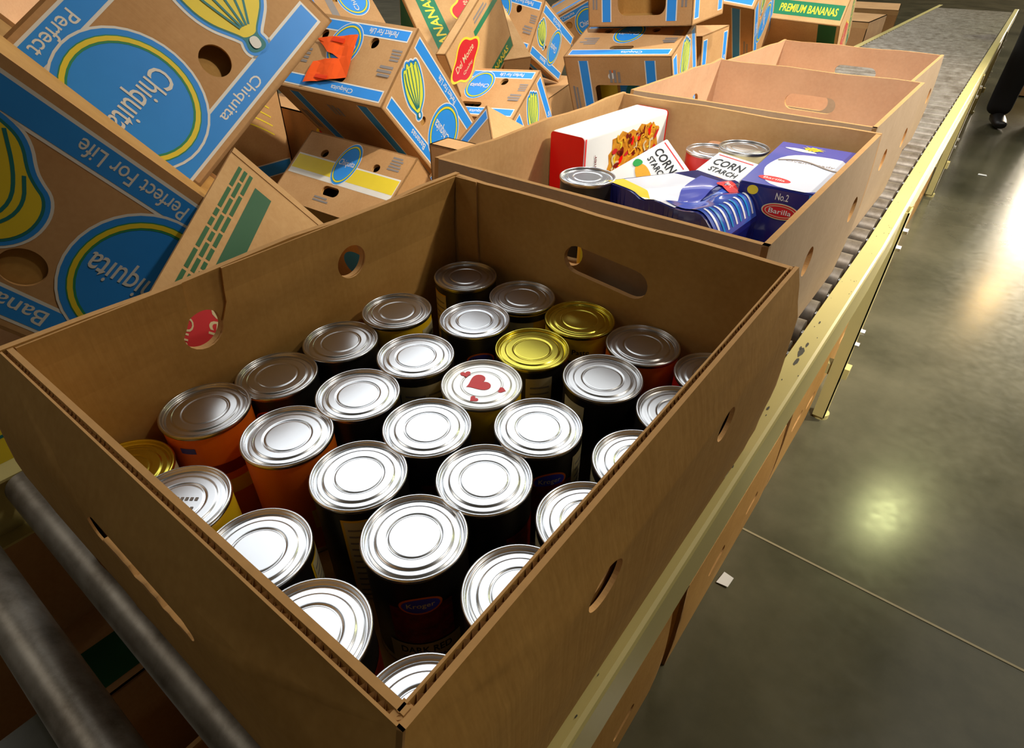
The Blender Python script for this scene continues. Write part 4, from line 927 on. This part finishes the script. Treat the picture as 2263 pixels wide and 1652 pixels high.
# leaning flap of a cut up carton
A0, Lf, Rt, Nn = Vector((-.768, .408, .826)), Vector((.508, -.80, -.319)).normalized(), None, Vector((.80, .287, .5285)).normalized()
Rt = Lf.cross(Nn).normalized()
if Rt.z > 0: Rt = -Rt
Nn = Rt.cross(Lf) if Rt.cross(Lf).x > 0 else Lf.cross(Rt)
A0 = A0+Nn*.028
c0 = A0+Lf*.15+Rt*.10
root = empty('carton_flap', loc=c0); tag(root, 'loose carton flap with green stripe and green print leaning behind the nearest open carton', 'cardboard')
mb = MB(); fn = lambda u, v, w: tuple(A0+Lf*u+Rt*v+Nn*w-c0)
panel(mb, rect(.028, -.0065, .335, .150), [], -.005, fn, M['kraft_pale'], mat_edge=M['kraft_edge'])
panel(mb, rect(.027, -.0065, .036, .150), [], -.008, lambda u, v, w: fn(u, v, w+.001), M['kraft_pale'], mat_edge=M['kraft_edge'])
ds = [('poly', rect(.058, .036, .225, .060), M['darkgreen']), ('up', 0)]+emblem(.292, .072, .080, .062, .3)+[('up', 0)]
_r = random.Random(2)
for i in range(3):
    x = .047
    while x < .25:
        w = _r.uniform(.01, .035); ds.append(('poly', rect(x, .008+i*.0078, x+w, .0128+i*.0078), M['inkgreen'])); ds.append(('up', 0)); x += w+.004
put_decals(mb, ds, fn); mb.build('flap_board', root)

# ------------------------------------------------------------------ cartons stored under the conveyor
UG = 'brown cartons standing on the floor under the right rail'
yy = -.35
for i, (y0, y1, h, lb) in enumerate([(-.42, .06, .235, 'brown carton on the floor under the rail, nearest the bottom of the photo'), (.085, .545, .24, 'brown carton on the floor under the rail, left of the white paper scrap'), (.60, 1.085, .235, 'brown carton on the floor under the rail, right beside the white paper scrap'),
       (1.125, 1.44, .255, 'brown carton on the floor under the rail, just before the first leg'), (1.53, 2.0, .25, 'brown carton on the floor under the rail, just past the first leg'), (2.1, 2.6, .24, 'brown carton on the floor under the rail, second past the first leg'), (2.75, 3.3, .24, 'brown carton on the floor under the rail, before the second leg'), (4.6, 5.1, .3, 'brown carton on the floor under the far rail, past the second leg'), (5.9, 6.5, .42, 'tall brown carton under the far rail, near the person')]):
    x1 = -.112+cx_(max(0, (y0+y1)/2))*.9
    open_carton('floor_carton', lb, straight(x1-.40, x1, y0, y1, 0, h, .004), .001, h, {'right': [slot((y1-y0)*.33, h*.58, .035, .012, .15), slot((y1-y0)*.72, h*.5, .03, .012, .15)]}, 'kraft', group=UG)
carton('banana_carton', at(-1.10, .22, .126, -.03), 'green printed carton on the floor under the rollers, farther left', {'+Z': [('poly', rect(.08, -.19, .235, -.06), M['darkgreen']), ('up', 0)], '-Y': dm_strip(.06, .1, .24, None, 1)}, {}, group=DMG)
carton('banana_carton', at(-.755, .20, .126, PI/2-.03), 'green printed carton on the floor under the rollers, nearer the open carton', {'+Z': [('poly', rect(-.245, -.105, -.17, -.03), M['darkgreen']), ('up', 0)]}, {}, dims=(.47, .24, .245), group=DMG)

# ------------------------------------------------------------------ small things on the floor
mb = MB(); panel(mb, [(-.012, -.016), (.011, -.014), (.013, .013), (-.008, .017)], [], .0006, lambda u, v, w: (u, v, .0035+w+.05*u*v+.06*u), M['paper'])
o = mb.build('paper_scrap'); o.location = (-.093, .835, 0); tag(o, 'small white paper scrap on the concrete beside the floor cartons', 'paper')
mb = MB(); panel(mb, [(-.02, -.012), (.022, -.01), (.018, .012), (-.018, .014)], [], .0006, lambda u, v, w: (u, v, .002+w), M['paper'])
o = mb.build('paper_scrap'); o.location = (.045, 4.1, 0); tag(o, 'tiny white paper scrap far along the aisle floor', 'paper')
carton('plain_carton', at(.26, 6.75, .11, .2), 'pale carton on the aisle floor behind the person', {'-Y': [('poly', rect(-.1, .02, .1, .06), M['red']), ('up', 0)]}, {}, dims=(.5, .4, .2), mat='kraft_pale')

# ------------------------------------------------------------------ person by the far end of the conveyor
def skin_mesh(name, verts, edges, radii, mat, parent, sub=2):
    me = bpy.data.meshes.new(name); me.from_pydata(verts, edges, [])
    o = bpy.data.objects.new(name, me); COL.objects.link(o)
    sk = o.modifiers.new('skin', 'SKIN'); sk.use_smooth_shade = True
    ss = o.modifiers.new('sub', 'SUBSURF'); ss.levels = sub; ss.render_levels = sub
    for i, r in enumerate(radii):
        v = me.skin_vertices[0].data[i]; v.radius = (r, r) if not isinstance(r, tuple) else r; v.use_root = (i == 0)
    dg = bpy.context.evaluated_depsgraph_get(); dg.update()
    m2 = bpy.data.meshes.new_from_object(o.evaluated_get(dg)); o.modifiers.clear(); o.data = m2; bpy.data.meshes.remove(me)
    m2.materials.clear(); m2.materials.append(mat); o.parent = parent
    return o
per = empty('person', loc=(.085, 5.45, 0)); per.rotation_euler = (0, 0, .35); tag(per, 'person standing at the far right in black trousers and black shoes', 'person')
bv = [(0, 0, .95), (0, .0, 1.10), (0, .01, 1.28), (0, .0, 1.42), (0, 0, 1.50), (0, -.01, 1.56), (0, -.02, 1.66), (0, -.01, 1.75),
      (-.17, 0, 1.41), (-.24, .0, 1.16), (-.23, -.10, .93), (.17, 0, 1.41), (.24, 0, 1.16), (.23, -.10, .93),
      (-.09, 0, .88), (-.10, -.02, .50), (-.10, .02, .10), (.09, 0, .88), (.105, -.02, .50), (.11, .02, .10)]
be = [(0, 1), (1, 2), (2, 3), (3, 4), (4, 5), (5, 6), (6, 7), (3, 8), (8, 9), (9, 10), (3, 11), (11, 12), (12, 13), (0, 14), (14, 15), (15, 16), (0, 17), (17, 18), (18, 19)]
br = [(.15, .11), (.135, .10), (.155, .11), (.13, .09), .058, .055, (.075, .09), (.06, .07), .06, .045, .03, .06, .045, .03, .08, .055, .036, .08, .055, .036]
skin_mesh('body', bv, be, br, M['skin'], per)
skin_mesh('trousers', [(0, 0, .98), (0, 0, .90), (-.095, 0, .80), (-.105, -.02, .50), (-.105, .02, .20), (-.105, .02, .045), (.095, 0, .80), (.11, -.02, .50), (.115, .02, .20), (.115, .02, .045)], [(0, 1), (1, 2), (2, 3), (3, 4), (4, 5), (1, 6), (6, 7), (7, 8), (8, 9)],
          [(.165, .125), (.165, .13), .105, .085, .078, .076, .105, .085, .078, .076], M['trouser'], per)
skin_mesh('shirt', [(0, 0, 1.15), (0, 0, .87), (0, .01, 1.28), (0, 0, 1.44), (-.18, 0, 1.41), (-.235, 0, 1.20), (.18, 0, 1.41), (.235, 0, 1.20)], [(0, 1), (0, 2), (2, 3), (3, 4), (4, 5), (3, 6), (6, 7)], [(.16, .122), (.182, .142), (.17, .125), (.12, .09), .072, .062, .072, .062], M['shirt'], per)
skin_mesh('hair', [(0, -.005, 1.77), (0, .035, 1.73), (0, .045, 1.64)], [(0, 1), (1, 2)], [.082, .088, .062], M['hair'], per)
for sx in (-1, 1):
    x = .105*sx if sx < 0 else .115
    skin_mesh('shoe', [(x, .05, .045), (x, -.03, .042), (x+.012*sx, -.12, .032), (x+.018*sx, -.19, .026)], [(0, 1), (1, 2), (2, 3)], [(.042, .044), (.044, .042), (.048, .031), (.036, .024)], M['shoe'], per)
    hv = [(x/abs(x)*.23, -.10, .93), (x/abs(x)*.23, -.12, .86)]; he = [(0, 1)]; hr = [.03, (.04, .022)]
    for k, (dy, ln) in enumerate([(-.03, .065), (-.01, .075), (.012, .07), (.032, .055)]):
        b = len(hv); hv += [(hv[1][0], -.125+dy, .825), (hv[1][0]-.004*sx, -.128+dy, .825-ln*.5), (hv[1][0]-.014*sx, -.126+dy, .825-ln)]; he += [(1, b), (b, b+1), (b+1, b+2)]; hr += [.0095, .009, .008]
    b = len(hv); hv += [(hv[1][0]-.012*sx, -.155, .855), (hv[1][0]-.02*sx, -.175, .825)]; he += [(1, b), (b, b+1)]; hr += [.011, .009]
    skin_mesh('hand', hv, he, hr, M['skin'], per)
hd = MB()
for sx in (-1, 1):
    hd.rbox(.014, .006, .007, .005, M['box_white'], 2, (.032*sx, -.108, 1.655)); hd.rbox(.006, .004, .006, .003, M['ink'], 2, (.032*sx, -.113, 1.655)); hd.rbox(.008, .02, .03, .007, M['skin'], 2, (.082*sx, -.01, 1.64))
hd.rbox(.011, .018, .022, .008, M['skin'], 2, (0, -.115, 1.63)); hd.rbox(.026, .006, .006, .004, M['lab_maroon'], 2, (0, -.103, 1.585))
hd.build('face', per)
bpy.context.view_layer.update()
